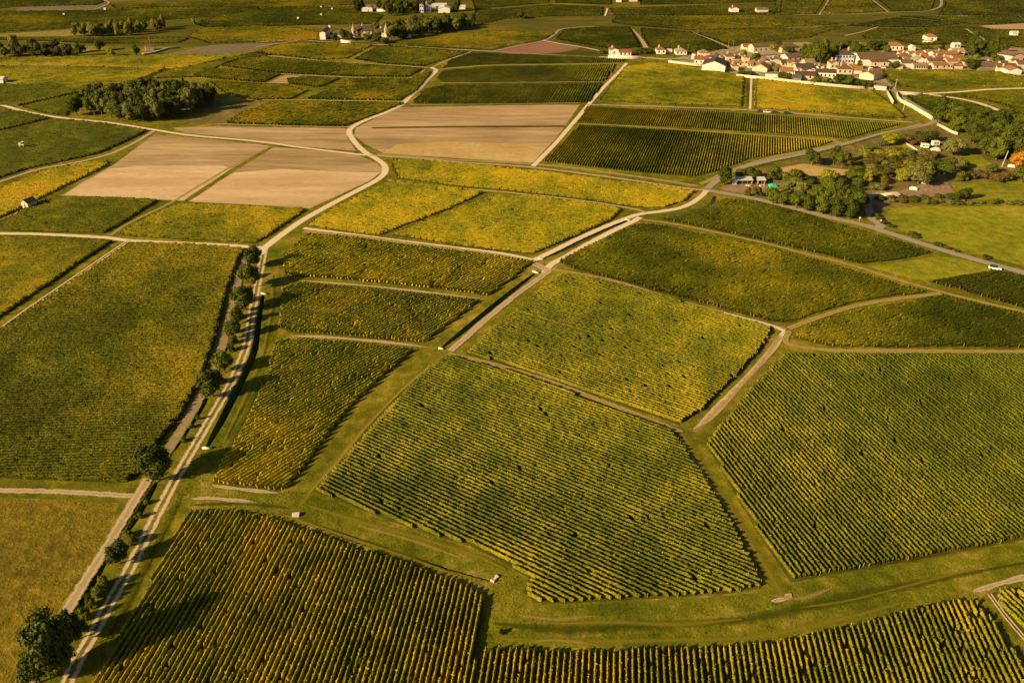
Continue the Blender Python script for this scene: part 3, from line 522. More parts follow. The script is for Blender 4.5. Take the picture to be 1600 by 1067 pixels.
trk([(577, 243), (650, 247.5), (720, 254), (800, 259), (860, 265), (930, 274), (1000, 284), (1060, 293), (1105, 298)], 2.4, 'dirt'); trk([(590, 241), (700, 249.5), (860, 259), (1000, 277), (1090, 291)], 3.5, 'laneT')
trk([(833, 260), (870, 222), (906, 180), (922, 161), (946, 134), (966, 114), (979, 99)], 2.8)
trk([(918, 164), (1000, 166), (1100, 169.5), (1180, 173), (1250, 178), (1350, 186), (1425, 191.5)], 2.6, 'dirt')
trk([(903, 194), (980, 197), (1100, 205.5), (1200, 212), (1310, 219)], 2.0, 'laneT'); trk([(1095, 288), (1140, 268), (1200, 248), (1260, 236), (1330, 222), (1400, 205), (1440, 194)], 3.4, 'laneT')
trk([(1105, 295), (1118, 284), (1150, 265), (1200, 252), (1250, 242), (1300, 230), (1340, 220), (1380, 209), (1420, 201), (1452, 194), (1459, 188), (1445, 175), (1424, 161), (1408, 152), (1400, 144), (1388, 132), (1372, 121), (1350, 112)], 3.6, 'road', 'road')
trk([(1100, 297), (1130, 302), (1180, 311), (1250, 328), (1300, 341), (1345, 351), (1400, 368), (1450, 384), (1500, 399), (1550, 413), (1620, 432), (1740, 466)], 4.0, 'road', 'road')
trk([(1352, 352), (1368, 356), (1376, 352), (1365, 344), (1358, 330), (1354, 316), (1362, 306), (1385, 300)], 4.0, 'road', 'road')
trk([(1399, 146), (1440, 147), (1500, 144), (1550, 140), (1620, 138), (1740, 136)], 3.5); trk([(1452, 148), (1500, 155), (1530, 162), (1560, 173), (1600, 193), (1660, 226)], (3.0, 5.0))
trk([(1412, 192), (1398, 180), (1380, 165), (1370, 147)], 2.0, 'laneT'); trk([(1172, 171), (1174, 123)], 1.6)
trk([(1104, 298), (1096, 307), (1080, 318), (1060, 326), (1030, 331), (1000, 335), (975, 343), (940, 357), (900, 375), (870, 390), (832, 408)], 2.8)
trk([(1000, 340), (990, 346), (960, 360), (920, 381), (885, 401), (862, 413), (852, 425), (858, 428)], 3.0)
trk([(824, 405), (835, 412), (850, 420), (862, 424)], 4.0, 'dirt')
trk([(858, 424), (830, 444), (800, 466), (760, 499), (725, 530), (703, 549)], 3.0, 'dirt'); trk([(703, 549), (660, 580), (610, 626), (560, 680), (510, 738), (470, 790)], 3.2, 'bandY', 'grassy_lane')
trk([(474, 357), (560, 368), (620, 376), (700, 386), (780, 396), (832, 406)], 2.0); trk([(474, 362), (560, 370), (640, 381), (740, 394), (830, 409)], 3.5, 'laneT', 'grassy_lane')
trk([(606, 282), (700, 293), (800, 302), (900, 313), (985, 326), (1010, 333)], 1.7, 'dirt')
trk([(470, 439), (560, 446), (640, 454), (758, 468)], 1.6, 'dirt', 'headland', .2); trk([(455, 525), (520, 528), (600, 535), (668, 543)], 1.8, 'dirt', 'headland', .2); trk([(332, 759), (380, 765), (436, 771)], 1.4, 'dirt', 'headland', .2)
trk([(862, 421), (960, 440), (1040, 465), (1120, 487), (1200, 508), (1228, 516)], 3.0, 'laneT', 'grassy_lane'); trk([(1130, 490), (1200, 508), (1226, 518)], 1.6)
trk([(1226, 516), (1205, 548), (1152, 606), (1108, 652), (1084, 671)], (2.6, 2.2), 'track', 'dirt_lane', .2); trk([(1218, 524), (1192, 565), (1140, 622), (1085, 676)], 4.4, 'bandS', 'grassy_lane')
trk([(700, 553), (780, 572), (860, 597), (940, 627), (1020, 658), (1066, 676)], 2.4, 'laneT', 'grassy_lane'); trk([(1066, 678), (1100, 735), (1140, 795), (1180, 860), (1222, 930)], 4.0, 'bandY', 'grassy_lane')
trk([(1232, 518), (1232, 538), (1300, 548), (1400, 549), (1600, 550), (1740, 551)], 2.4, 'laneT', 'grassy_lane'); trk([(1232, 514), (1280, 496), (1340, 478), (1400, 468), (1470, 459)], 2.6, 'laneT', 'grassy_lane')
trk([(1005, 344), (1060, 352), (1130, 366), (1200, 382), (1250, 395), (1300, 407), (1350, 421), (1400, 437), (1475, 458), (1540, 474), (1600, 488), (1740, 520)], 2.2, 'laneT', 'grassy_lane')
trk([(-80, 766), (0, 767), (100, 769), (212, 776)], 2.2, 'dirt', 'dirt_track', .2)
trk([(40, 1075), (75, 1010), (105, 955), (135, 905), (165, 858), (200, 800), (232, 748)], 3.2, 'dirt', 'dirt_track', .15)
trk([(386, 402), (375, 430), (364, 475), (352, 525), (336, 575), (322, 606), (300, 645), (272, 690), (246, 728)], 3.0, 'strip', 'headland_strip')
trk([(300, 780), (330, 779), (370, 783), (410, 788)], 1.6, 'dirt', 'bare_patch', .25); trk([(1520, 925), (1550, 916), (1600, 903), (1700, 885)], 1.8, 'dirt', 'bare_patch', .2); trk([(1545, 928), (1570, 962), (1605, 1003), (1650, 1050)], 1.2, 'ruts', 'farm_track')
trk([(1205, 940), (1228, 935), (1236, 928)], 1.6, 'dirt', 'bare_patch', .3);
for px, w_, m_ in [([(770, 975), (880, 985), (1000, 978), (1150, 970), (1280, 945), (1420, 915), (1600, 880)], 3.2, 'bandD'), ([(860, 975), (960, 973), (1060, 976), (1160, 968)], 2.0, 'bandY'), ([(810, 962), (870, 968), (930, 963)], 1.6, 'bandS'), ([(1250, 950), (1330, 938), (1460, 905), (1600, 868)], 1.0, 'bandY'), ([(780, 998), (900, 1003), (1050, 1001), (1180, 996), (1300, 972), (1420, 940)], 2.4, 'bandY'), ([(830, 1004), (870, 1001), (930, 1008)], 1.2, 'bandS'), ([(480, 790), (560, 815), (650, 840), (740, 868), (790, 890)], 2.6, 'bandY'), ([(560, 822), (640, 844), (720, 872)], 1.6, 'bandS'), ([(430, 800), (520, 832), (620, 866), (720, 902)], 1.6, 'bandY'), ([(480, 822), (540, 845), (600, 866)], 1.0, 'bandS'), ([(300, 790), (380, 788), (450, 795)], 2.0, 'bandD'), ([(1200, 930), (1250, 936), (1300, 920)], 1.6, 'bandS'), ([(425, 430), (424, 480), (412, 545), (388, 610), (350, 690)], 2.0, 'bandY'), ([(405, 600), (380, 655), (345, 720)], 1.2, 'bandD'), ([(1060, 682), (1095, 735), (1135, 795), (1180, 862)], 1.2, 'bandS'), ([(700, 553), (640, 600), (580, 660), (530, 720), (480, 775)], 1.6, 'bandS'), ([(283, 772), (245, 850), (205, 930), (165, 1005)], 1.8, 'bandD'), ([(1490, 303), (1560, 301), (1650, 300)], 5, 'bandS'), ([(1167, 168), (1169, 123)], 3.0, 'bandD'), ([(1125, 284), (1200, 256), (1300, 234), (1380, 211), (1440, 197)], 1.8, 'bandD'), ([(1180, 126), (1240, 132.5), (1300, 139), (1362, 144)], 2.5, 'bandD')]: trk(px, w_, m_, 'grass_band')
# far tracks
for px, w_, m_ in [([(770, 81), (800, 75), (850, 64), (866, 55), (880, 46), (930, 42)], 2.6, 'road'), ([(848, 64), (880, 70), (912, 75), (936, 80)], 2.2, 'track'), ([(936, 90), (1000, 91), (1050, 94)], 3, 'track'), ([(700, 78), (760, 81), (850, 86), (950, 91)], 2.0, 'dirt'),
    ([(590, 70), (680, 76), (770, 81)], 2.0, 'dirt'), ([(989, 47), (1000, 60), (1010, 76)], (2, 5), 'dirt'), ([(1082, 52), (1110, 62), (1146, 78)], 2.0, 'dirt'), ([(945, 26), (948, 18), (949, 14)], 2, 'track'), ([(952, 22), (1000, 24), (1045, 26)], 1.4, 'dirt'),
    ([(1280, 24), (1290, 10), (1298, -6)], 2.4, 'dirt'), ([(1354, -6), (1372, 8), (1388, 20)], 2.4, 'dirt'), ([(1455, 17), (1470, 10), (1470, -4)], 3, 'road'), ([(1240, 24), (1330, 23), (1455, 18)], 2.0, 'dirt'), ([(1320, 57), (1350, 50), (1372, 43)], 2.4, 'dirt'), ([(1508, 46), (1518, 53), (1530, 58), (1540, 65)], (5, 3), 'dirt'),
    ([(0, 64.5), (60, 66), (120, 69)], 1.6, 'dirt'), ([(-20, 103), (150, 104), (270, 108), (330, 110)], 1.2, 'dirt'), ([(400, 86), (420, 88), (500, 96), (600, 102), (668, 107)], 2.0, 'dirt'), ([(270, 108), (330, 110), (400, 113), (450, 117), (545, 122), (640, 124), (664, 110)], 1.6, 'dirt'), ([(0, 130), (70, 136), (140, 142)], 1.4, 'dirt'),
    ([(410, 157), (500, 158), (630, 160)], 1.6, 'dirt'), ([(690, 131), (800, 130), (940, 129)], 1.2, 'dirt'), ([(640, 165), (760, 164), (906, 162)], 1.0, 'dirt'), ([(400, 67), (470, 64), (500, 66), (600, 72)], 2.4, 'dirt'), ([(400, 75), (430, 70), (465, 65)], 2, 'dirt'),
    ([(340, 195), (450, 198), (545, 200)], 1.4, 'dirt'), ([(160, 0), (170, 6), (150, 15), (130, 17)], 2.2, 'dirt'), ([(190, 19), (230, 25)], 1.6, 'dirt'), ([(1350, 112), (1320, 118), (1200, 108), (1100, 96), (1040, 93)], 3, 'road')]:
    trk(px, w_, m_, 'far_track')
# ------------------------------------------------------------------ trees
def crown_mesh(name, mat, seed, shape='round', nb=16, leaves=3200, ls=.30):
    r = np.random.default_rng(seed); C = []; R = []
    for i in range(nb):
        if shape == 'cone':
            z = r.random() ** 1.2; a = r.random() * 6.28; q = (1 - z) * .36 * r.random() ** .4
            C.append((q * math.cos(a), q * math.sin(a), .12 + .8 * z)); R.append(.10 + .09 * (1 - z))
        elif shape == 'tall':
            z = r.random(); a = r.random() * 6.28; q = .28 * math.sin(math.pi * min(1, .18 + .8 * z)) * r.random() ** .5
            C.append((q * math.cos(a), q * math.sin(a), .16 + .76 * z)); R.append(.13 + .06 * r.random())
        elif shape == 'bush':
            a = r.random() * 6.28; q = .36 * r.random() ** .5; z = .15 + .55 * r.random() * (1 - q)
            C.append((q * math.cos(a), q * math.sin(a), z)); R.append(.14 + .1 * r.random())
        else:
            d = r.normal(size=3); d /= np.linalg.norm(d); q = r.random() ** .35
            C.append((d[0] * q * .34, d[1] * q * .34, .54 + d[2] * q * .32)); R.append(.12 + .085 * r.random())
    C, R = np.array(C), np.array(R); wgt = R ** 2 / (R ** 2).sum()
    n = leaves; k = r.choice(nb, n, p=wgt); d = r.normal(size=(n, 3)); d /= np.linalg.norm(d, axis=1)[:, None]; d[:, 2] = np.where(d[:, 2] < -.3, -d[:, 2] * .6, d[:, 2])
    c = C[k] + d * (R[k] * (.8 + .5 * r.random(n) ** 2))[:, None]; c[:, 2] = np.maximum(c[:, 2], .03)
    c *= 10; t1 = r.normal(size=(n, 3)) + d * .2; t1 -= d * (t1 * d).sum(1)[:, None] * .7; t1 /= np.linalg.norm(t1, axis=1)[:, None]
    t2 = np.cross(d + r.normal(0, .45, (n, 3)), t1); t2 /= np.linalg.norm(t2, axis=1)[:, None] + 1e-6
    s = (ls * (.6 + .8 * r.random(n)))[:, None]
    V = np.stack([c - t1 * s, c + t2 * s * .8, c + t1 * s, c - t2 * s * .8], 1).reshape(-1, 3); Q = np.arange(n * 4).reshape(-1, 4)
    # inner leaf masses
    import bmesh
    bm = bmesh.new()
    for p, q in zip(C, R): bmesh.ops.create_icosphere(bm, subdivisions=1, radius=q * 8.4, matrix=Matrix.Translation(tuple(p * 10)))
    bv = np.array([v.co[:] for v in bm.verts]); bv += r.normal(0, .16, bv.shape); bv[:, 2] = np.maximum(bv[:, 2], .1); T = np.array([[v.index for v in f.verts] for f in bm.faces]) + len(V); bm.free()
    return mesh(name, np.concatenate([V, bv]), Q, T, [mat])
def trunk_mesh(name, shape):
    b = MB(); top = 3.6 if shape != 'bush' else 1.6; r = .34 if shape != 'bush' else .14
    b.tube((0, 0, -.2), (.1, 0, top * .5), r, r * .75); b.tube((.1, 0, top * .48), (.05, .1, top * 1.1), r * .75, r * .35)
    for a in (0.4, 2.5, 4.6): b.tube((.1, 0, top * .5), (1.6 * math.cos(a), 1.6 * math.sin(a), top * 1.1), r * .45, r * .15, 5)
    me = bpy.data.meshes.new(name); me.from_pydata(b.v, [], b.f); me.materials.append(M['bark']); me.update(); return me
KIND = {}
for k, (mat, shp, nv, lv, ls) in {'oak': ('oak', 'round', 3, 4200, .30), 'green': ('green', 'round', 3, 3600, .30), 'pale': ('pale', 'round', 2, 3400, .28), 'yellow': ('yellow', 'round', 2, 3200, .30), 'orange': ('orange', 'round', 1, 3800, .26),
        'tall': ('oak', 'tall', 2, 3200, .28), 'ytall': ('yellow', 'tall', 2, 2800, .28), 'cone': ('pine', 'cone', 2, 3000, .26), 'bush': ('green', 'bush', 2, 2600, .34), 'brown': ('brown', 'bush', 2, 2600, .34), 'dbush': ('oak', 'bush', 2, 2600, .34), 'pbush': ('pale', 'bush', 1, 2600, .34), 'ybush': ('yellow', 'bush', 1, 2600, .34)}.items():
    KIND[k] = ([crown_mesh('crown', LEAF[mat], 100 + 7 * len(KIND) + i, shp, 22 if shp == 'round' else 16, lv, ls) for i in range(nv)], trunk_mesh('trunk', shp), shp)
NAMES = {'cone': 'conifer_tree', 'tall': 'tree', 'ytall': 'poplar_tree', 'bush': 'bush', 'brown': 'bush', 'dbush': 'bush', 'pbush': 'bush', 'ybush': 'bush'}
def tree(x, y, h, wd, kind, label, group=None, at=None):
    cs, tk, shp = KIND[kind]; g = at or G(x, y)
    nm = NAMES.get(kind, 'tree'); r = tag(empty(nm, (g[0], g[1], 0), random.random() * 6.28), label, 'bush' if nm == 'bush' else 'tree', group)
    base = {'round': 9.2, 'tall': 7.5, 'cone': 7.6, 'bush': 9.4}[shp]; hh = {'round': 9.6, 'tall': 10.2, 'cone': 10.2, 'bush': 7.6}[shp]
    r.scale = (wd / base, wd / base * random.uniform(.92, 1.08), h / hh)
    obj('crown', random.choice(cs), r); obj('trunk', tk, r); return r
# the row along the farm track, near to far
tree(94, 1046, 14, 9.8, 'oak', 'biggest dark tree of the bottom left corner, beside the two-rut track')
tree(62, 1066, 8.0, 6.0, 'oak', 'dark tree at the bottom edge just left of the biggest track-side tree')
tree(118, 1000, 7.5, 5.0, 'oak', 'rounded dark tree directly above the biggest bottom left tree')
for x, y, h, w_ in [(129, 985, 2.6, 2.2), (134, 966, 3.0, 2.2), (142, 948, 3.2, 2.0), (157, 930, 3.0, 2.4), (166, 915, 3.0, 2.8)]:
    tree(x, y, h, w_, 'bush', 'small pale bush in the short line between ditch and track, lower left', 'small bushes along the lower ditch')
tree(188, 880, 5.5, 5.2, 'oak', 'round low tree below the pale side track, with bushes beneath it')
tree(208, 848, 2.4, 2.2, 'bush', 'tiny bush on the ditch bank just above the round low tree')
tree(249, 750, 10.6, 9.2, 'oak', 'large round dark tree casting the long shadow over the orange vineyard corner')
tree(333, 619, 8.4, 8.4, 'oak', 'spreading dark tree with leaning trunk, second big one up the track')
tree(351, 582, 7.2, 6.2, 'green', 'mid green tree directly above the leaning one, beside the ditch')
tree(366, 528, 7, 5.4, 'oak', 'narrow dark tree by the ditch beside the striped bare headland')
tree(371, 507, 6, 4.8, 'green', 'slim green tree halfway up the track-side row')
tree(384, 484, 8.6, 9.2, 'oak', 'broad dark tree shading the upper end of the long ditch')
tree(392, 450, 9.6, 7.8, 'green', 'broad light green tree, second from the gravel junction')
tree(398, 418, 8, 7.6, 'oak', 'round dark tree at the gravel junction, topmost of the track-side row')
tree(784, 990, 1.2, 1.0, 'dbush', 'single tiny dark bush on the bottom grass strip'); tree(310, 655, 1.4, 1.2, 'bush', 'low tuft in the ditch below the spreading dark tree')
for x, y, h, w_, k in [(372, 497, 3.2, 3.4, 'bush'), (368, 518, 3.0, 3.2, 'dbush'), (364, 536, 2.6, 2.8, 'bush'), (379, 472, 3.2, 3.6, 'bush'), (361, 548, 2.2, 2.4, 'dbush'), (342, 598, 2.6, 3, 'bush'), (387, 436, 3.4, 4, 'bush')]: tree(x, y, h, w_, k, 'low bush filling a gap of the track-side tree row', 'bushes in the track-side row')
for x, y, h in [(300, 668, 1.1), (286, 690, 1.3), (230, 786, 1.2), (218, 808, 1.4), (201, 838, 1.6), (176, 862, 1.4)]: tree(x, y, h, h * 1.3, 'bush', 'tuft of weeds on the bank of the tree-side ditch', 'weeds on the ditch bank')
def wood(px, gap, kinds, hr, wr, label, group, seed):
    r = random.Random(seed); g = P(px); xs = [a for a, b in g]; ys = [b for a, b in g]; pts = []
    for _ in range(4000):
        p = (r.uniform(min(xs), max(xs)), r.uniform(min(ys), max(ys)))
        if inside(p, g) and all((p[0] - q[0]) ** 2 + (p[1] - q[1]) ** 2 > gap * gap for q in pts): pts.append(p)
    for p in pts: tree(0, 0, r.uniform(*hr), r.uniform(*wr), r.choice(kinds), label, group, at=p)
wood([(112, 180), (160, 187), (215, 193), (245, 192), (290, 180), (333, 166), (340, 158), (290, 152), (215, 152), (150, 163)], 6.2, ['oak', 'oak', 'green', 'pale', 'pale'], (11, 15), (8, 11), 'tree in the dense rounded wood at the upper left, above the tan fields', 'trees of the rounded wood', 3)
wood([(-10, 90), (60, 90), (125, 89), (130, 80), (60, 80), (-10, 80)], 8.5, ['oak', 'oak', 'brown', 'dbush', 'pale'], (6, 10), (6, 10), 'dark tree of the long hedge at the upper left edge', 'trees of the upper left hedge', 4)
wood([(118, 58), (160, 59), (210, 56), (258, 47), (258, 43), (200, 49), (120, 50)], 7.5, ['ytall', 'yellow', 'pale', 'brown'], (8, 12), (5, 8), 'yellowish tree of the line slanting across the far upper left', 'trees of the slanting yellow line', 5)
tree(157, 80, 9, 9, 'oak', 'round almost black tree at the right end of the upper left hedge'); tree(256, 44, 12, 6, 'ytall', 'tallest poplar at the right end of the slanting yellow tree line')
tree(303, 40, 7, 4, 'ytall', 'lone small yellow tree far right of the slanting tree line'); tree(215, 88, 9, 6.5, 'green', 'green tree at the left end of the pink ruin'); tree(175, 88, 6, 7, 'ybush', 'yellow-green bush left of the pink ruin, by pale stones')
tree(23, 74, 11, 8, 'yellow', 'yellowish tree rising above the upper left hedge'); tree(9, 90, 8, 8, 'pale', 'pale feathery tree at the left end of the upper left hedge'); tree(813, 30, 8, 8, 'oak', 'lone round dark tree in far vineyards right of the castle wood')
wood([(600, 66), (640, 60), (690, 52), (732, 46), (732, 42), (700, 42), (660, 43), (625, 46), (608, 52)], 7.5, ['oak', 'oak', 'green', 'pale'], (9, 13), (8, 11), 'tree of the long dark wood beside the castle', 'trees of the castle wood', 8)
wood([(605, 27), (640, 21), (664, 18), (660, 15), (630, 15), (600, 18)], 9, ['oak', 'cone', 'tall', 'oak'], (9, 13), (8, 11), 'dark tree of the far grove left of the lilac mansion', 'trees of the mansion grove', 9)
tree(560, 18, 15, 8, 'cone', 'tall dark conifer left of the long low white farm'); tree(567, 17, 13, 7, 'cone', 'shorter dark conifer touching the low white farm'); tree(593, 15, 9, 9, 'oak', 'round dark tree between the two low white farm walls'); tree(677, 10, 9, 6, 'cone', 'small pointed tree behind the white sheds')
tree(715, 18, 17, 10, 'oak', 'tall dark tree right of the white gabled shed at the top'); tree(711, 18.5, 9, 9, 'dbush', 'low dark shrub at the foot of the tall tree by the white shed')
for x, y, h, w_, k, l in [(522, 63, 6, 6, 'dbush', 'round shrub right of the white castle barn'), (540, 63, 9, 12, 'oak', 'broad dark tree before the left castle tower'), (549, 64, 6, 7, 'oak', 'small dark tree beneath the left castle tower'), (576, 66, 8, 9, 'green', 'green tree in front of the white castle wing'), (590, 67, 9, 10, 'oak', 'dark tree left of the right castle tower'), (601, 68, 5, 7, 'dbush', 'dark shrub at the foot of the right castle tower'), (588, 50, 10, 7, 'green', 'green tree behind the castle between its towers'), (631, 61, 6, 8, 'dbush', 'dark shrub left of the tiny red-roofed lodge')]: tree(x, y, h, w_, k, l)

tree(1131, 288, 8.5, 8.5, 'oak', 'dark tree at the road junction, left of the long shed')
R_ = 'green tree of the roadside wood above the asphalt road'; RG = 'trees of the roadside wood'
for x, y, h, w_, k in [(1207, 318, 7, 8, 'green'), (1224, 322, 7, 7, 'green'), (1243, 326, 8, 8, 'green'), (1262, 330, 8, 8, 'oak'), (1284, 335, 9, 9, 'green'), (1306, 339, 9, 9, 'oak'), (1327, 342, 10, 9, 'oak'), (1338, 333, 9, 8, 'green'), (1318, 327, 9, 9, 'green'), (1297, 322, 10, 9, 'green'), (1272, 316, 8, 8, 'green'), (1250, 309, 8, 7, 'pale'), (1332, 316, 8, 8, 'oak'), (1312, 308, 8, 8, 'oak'), (1292, 303, 9, 8, 'green'), (1345, 322, 7, 7, 'oak'), (1222, 308, 6, 6, 'pale'), (1236, 300, 7, 7, 'pale'), (1204, 309, 5, 6, 'green')]: tree(x, y, h, w_, k, R_, RG)
for x, y, h, w_, k, l in [(1160, 281, 5, 8, 'green', 'bushy tree behind the long shed, left one'), (1173, 281, 6, 8, 'oak', 'dark tree behind the gap between the two sheds'), (1206, 280, 6, 8, 'bush', 'bush behind the teal tarpaulin'), (1236, 284, 6, 9, 'bush', 'wide bush right of the teal tarpaulin, below the straw clearing'), (1248, 285, 5, 8, 'dbush', 'dark shrub at the lower edge of the straw clearing'), (1167, 306, 4, 3, 'bush', 'little bush in the yard before the long shed'), (1181, 308, 5, 5, 'green', 'cone-shaped young tree in the yard below the second shed'),
    (1268, 258, 8, 10, 'oak', 'dark green tree between the ribbed vineyard road and the straw clearing'), (1302, 257, 9, 7, 'oak', 'dark narrow tree left of the bright roadside tree'), (1315, 263, 9, 9, 'green', 'bright green tree between road and brown thicket'), (1333, 283, 7, 10, 'green', 'round green tree right of the dark shadow gap'), (1291, 293, 9, 8, 'yellow', 'yellow-green tree rising above the roadside wood'), (1355, 288, 7, 4.5, 'ytall', 'slender yellow tree at the right edge of the roadside wood'),
    (1390, 226, 6, 9, 'yellow', 'yellow-green tree beside the ditch road, left of the caravans'), (1391, 250, 5, 9, 'ybush', 'bright yellow bush in the middle of the brown thicket'), (1412, 283, 7, 9, 'ybush', 'golden bush left of the wide willow-like tree'), (1434, 287, 10, 15, 'pale', 'wide grey-green dome tree above the small garden'), (1450, 284, 8, 9, 'green', 'green tree on the right side of the dome tree'), (1425, 225, 5, 11, 'brown', 'brown bush behind the white camper vans, left one'), (1444, 220, 6, 12, 'dbush', 'dark bush line behind the white camper vans'), (1487, 243, 9, 12, 'pale', 'big silvery green tree right of the white camper vans'), (1476, 277, 10, 9, 'oak', 'dark tree casting a deep shadow on the meadow corner'), (1497, 264, 5, 8, 'pbush', 'pale shrub beside the little lawn'), (1506, 263, 4, 5, 'pbush', 'small pale shrub on the little lawn'),
    (1588, 263, 9, 8.5, 'orange', 'bright orange autumn tree at the right edge'), (1596, 285, 8, 11, 'green', 'green tree below the orange autumn tree'), (1506, 312, 6, 5.5, 'oak', 'small round tree alone on the meadow'), (1489, 313, 4, 6, 'dbush', 'dark shrub left of the small meadow tree'), (1548, 270, 5, 6, 'green', 'green shrub left of the leaning pale pole')]: tree(x, y, h, w_, k, l)
wood([(1345, 262), (1380, 244), (1420, 240), (1450, 246), (1440, 262), (1400, 268), (1360, 276)], 7, ['brown', 'brown', 'dbush', 'pbush'], (3, 4.5), (6, 9), 'brown shrub in the thicket between the roadside wood and the camper vans', 'shrubs of the brown thicket', 12)
wood([(1215, 296), (1260, 281), (1330, 280), (1342, 246), (1400, 214), (1403, 240), (1470, 247), (1475, 262), (1440, 270), (1400, 290), (1365, 300), (1340, 296), (1290, 296)], 7.5, ['brown', 'bush', 'dbush', 'pbush', 'brown', 'ybush', 'bush'], (2.2, 4.2), (4, 8), 'rough low shrub of the overgrown land between asphalt road, sheds and camper vans', 'shrubs of the overgrown land', 22)
wood([(1370, 312), (1400, 312), (1480, 313), (1490, 306), (1440, 309), (1395, 310)], 4.5, ['brown', 'bush', 'dbush'], (1.2, 2.2), (3, 5), 'low rough bush below the vegetable patch', 'bushes below the vegetable patch', 23)
wood([(1500, 283), (1570, 284), (1572, 280), (1505, 277)], 5, ['brown', 'brown', 'bush'], (3, 4.5), (5, 7), 'brown shrub of the hedge above the right-hand meadow', 'shrubs of the brown meadow hedge', 13)
wood([(1466, 192), (1500, 214), (1520, 235), (1560, 252), (1640, 250), (1640, 218), (1600, 210), (1560, 196), (1530, 205), (1500, 192), (1470, 178)], 6, ['oak', 'oak', 'green', 'green', 'oak'], (9, 13), (9, 12), 'tree of the dark dense wood at the right edge below the pale track', 'trees of the right edge wood', 14)
wood([(1385, 318.5), (1500, 319.5), (1640, 320), (1640, 317), (1385, 315.5)], 3.2, ['brown', 'bush', 'pbush'], (1.4, 2.2), (3, 4.5), 'low bush of the straight hedge along the top of the right meadow', 'bushes of the straight meadow hedge', 15)
for x, y, w_ in [(1368, 338, 3), (1373, 344, 2.6), (1380, 350, 2.6), (1392, 355, 2.4), (1424, 369, 3.4), (1431, 372, 2.4), (1464, 384, 3), (1472, 387, 2.2), (1480, 389, 2.4), (1494, 394, 2), (1541, 405, 2.8)]: tree(x, y, w_ * .6, w_, 'dbush', 'low dark bush on the roadside bank below the right meadow', 'bushes on the road bank')
# village trees
for x, y, h, w_ in [(1256, 97, 14, 8), (1263, 99, 15, 9), (1272, 101, 16, 9), (1281, 102, 16, 9), (1289, 101, 13, 8), (1297, 98, 13, 8), (1270, 88, 13, 8), (1287, 86, 13, 8)]: tree(x, y, h, w_, random.choice(['oak', 'oak', 'green']), 'tall dark tree of the clump left of the lilac manor', 'tall clump beside the lilac manor')
for x, y, h, w_ in [(1308, 82, 9, 9), (1320, 80, 9, 10), (1333, 86, 11, 9), (1341, 90, 11, 9), (1350, 85, 8, 8), (1363, 80, 9, 10), (1374, 78, 8, 9), (1384, 84, 7, 8), (1356, 92, 6, 8)]: tree(x, y, h, w_, random.choice(['oak', 'green', 'oak']), 'dark tree of the belt between the manor and the orange-roofed white villa', 'tree belt behind the manor')
for x, y, h, w_ in [(1513, 88, 15, 9), (1522, 90, 14, 9), (1531, 89, 10, 9), (1540, 90, 12, 9), (1548, 91, 16, 8), (1519, 78, 14, 7), (1536, 84, 11, 8), (1552, 92, 10, 8)]: tree(x, y, h, w_, random.choice(['oak', 'tall', 'oak']), 'tall dark tree of the group behind the open barn', 'tall group behind the open barn')
for x, y, h, w_, k, l in [(1159, 94, 8, 8, 'yellow', 'yellow-green tree left of the slim tower house'), (1180, 97, 7, 8, 'green', 'round green tree right of the slim tower house'), (1205, 81, 6, 9, 'ybush', 'yellow-green bush before the long tiled winery'), (1217, 80, 8, 8, 'oak', 'dark tree between the two long tiled wings'), (1232, 84, 5, 9, 'dbush', 'dark bush before the right tiled wing'), (1221, 122, 4, 6, 'dbush', 'dark garden bush left of the orange-roofed house front'), (1230, 124, 4.5, 7, 'dbush', 'garden bush under the orange-roofed house'), (1213, 112, 5, 7, 'pbush', 'grey garden bush between the white gable and orange roof'), (1275, 131, 5, 9, 'bush', 'garden bush left below the long white house'), (1290, 132, 5, 10, 'pbush', 'bluish garden bush below the long white house'), (1313, 133, 7, 10, 'oak', 'dark garden tree right of the long white house'), (1325, 134, 7, 10, 'green', 'green garden tree inside the village wall'), (1335, 134, 5, 8, 'dbush', 'garden bush beside the green garden tree'), (1353, 138, 5, 9, 'dbush', 'bush inside the wall corner near the road'),
    (1447, 82, 5, 9, 'dbush', 'dark bush below the hilltop house'), (1470, 81, 8, 5, 'cone', 'single pointed conifer in the middle of the village slope'), (1396, 107, 5, 8, 'dbush', 'dark bush right of the big winery front'), (1343, 103, 4, 4, 'bush', 'small tree against the white winery gable'), (1518, 109, 8, 12, 'oak', 'round dark tree left of the open barn'), (1506, 97, 4, 9, 'ybush', 'yellow hedge bush behind the round dark tree'), (1524, 97, 5, 9, 'yellow', 'yellow tree behind the round dark tree'), (1556, 96, 5, 8, 'bush', 'bush left of the large cream winery'), (1566, 81, 7, 8, 'dbush', 'purple dark bush right of the small orange house'), (1160, 117, 2.5, 7, 'dbush', 'hedge bush at the left end of the village wall'), (1172, 118, 2.5, 7, 'dbush', 'hedge bush just inside the village wall'),
    (1001, 83, 4, 7, 'dbush', 'dark shrub right of the red-roofed villa'), (1012, 84, 4, 8, 'dbush', 'dark hedge left of the small white house'), (1086, 84, 5, 6, 'dbush', 'dark shrub left of the pink tank'), (942, 84, 3, 8, 'bush', 'shrub left of the red-roofed villa'), (1388, 93, 6, 8, 'oak', 'dark bush in front of the orange-roofed white villa'), (1209, 20, 6, 6, 'dbush', 'dark bush beside the farm at the top right')]: tree(x, y, h, w_, k, l)
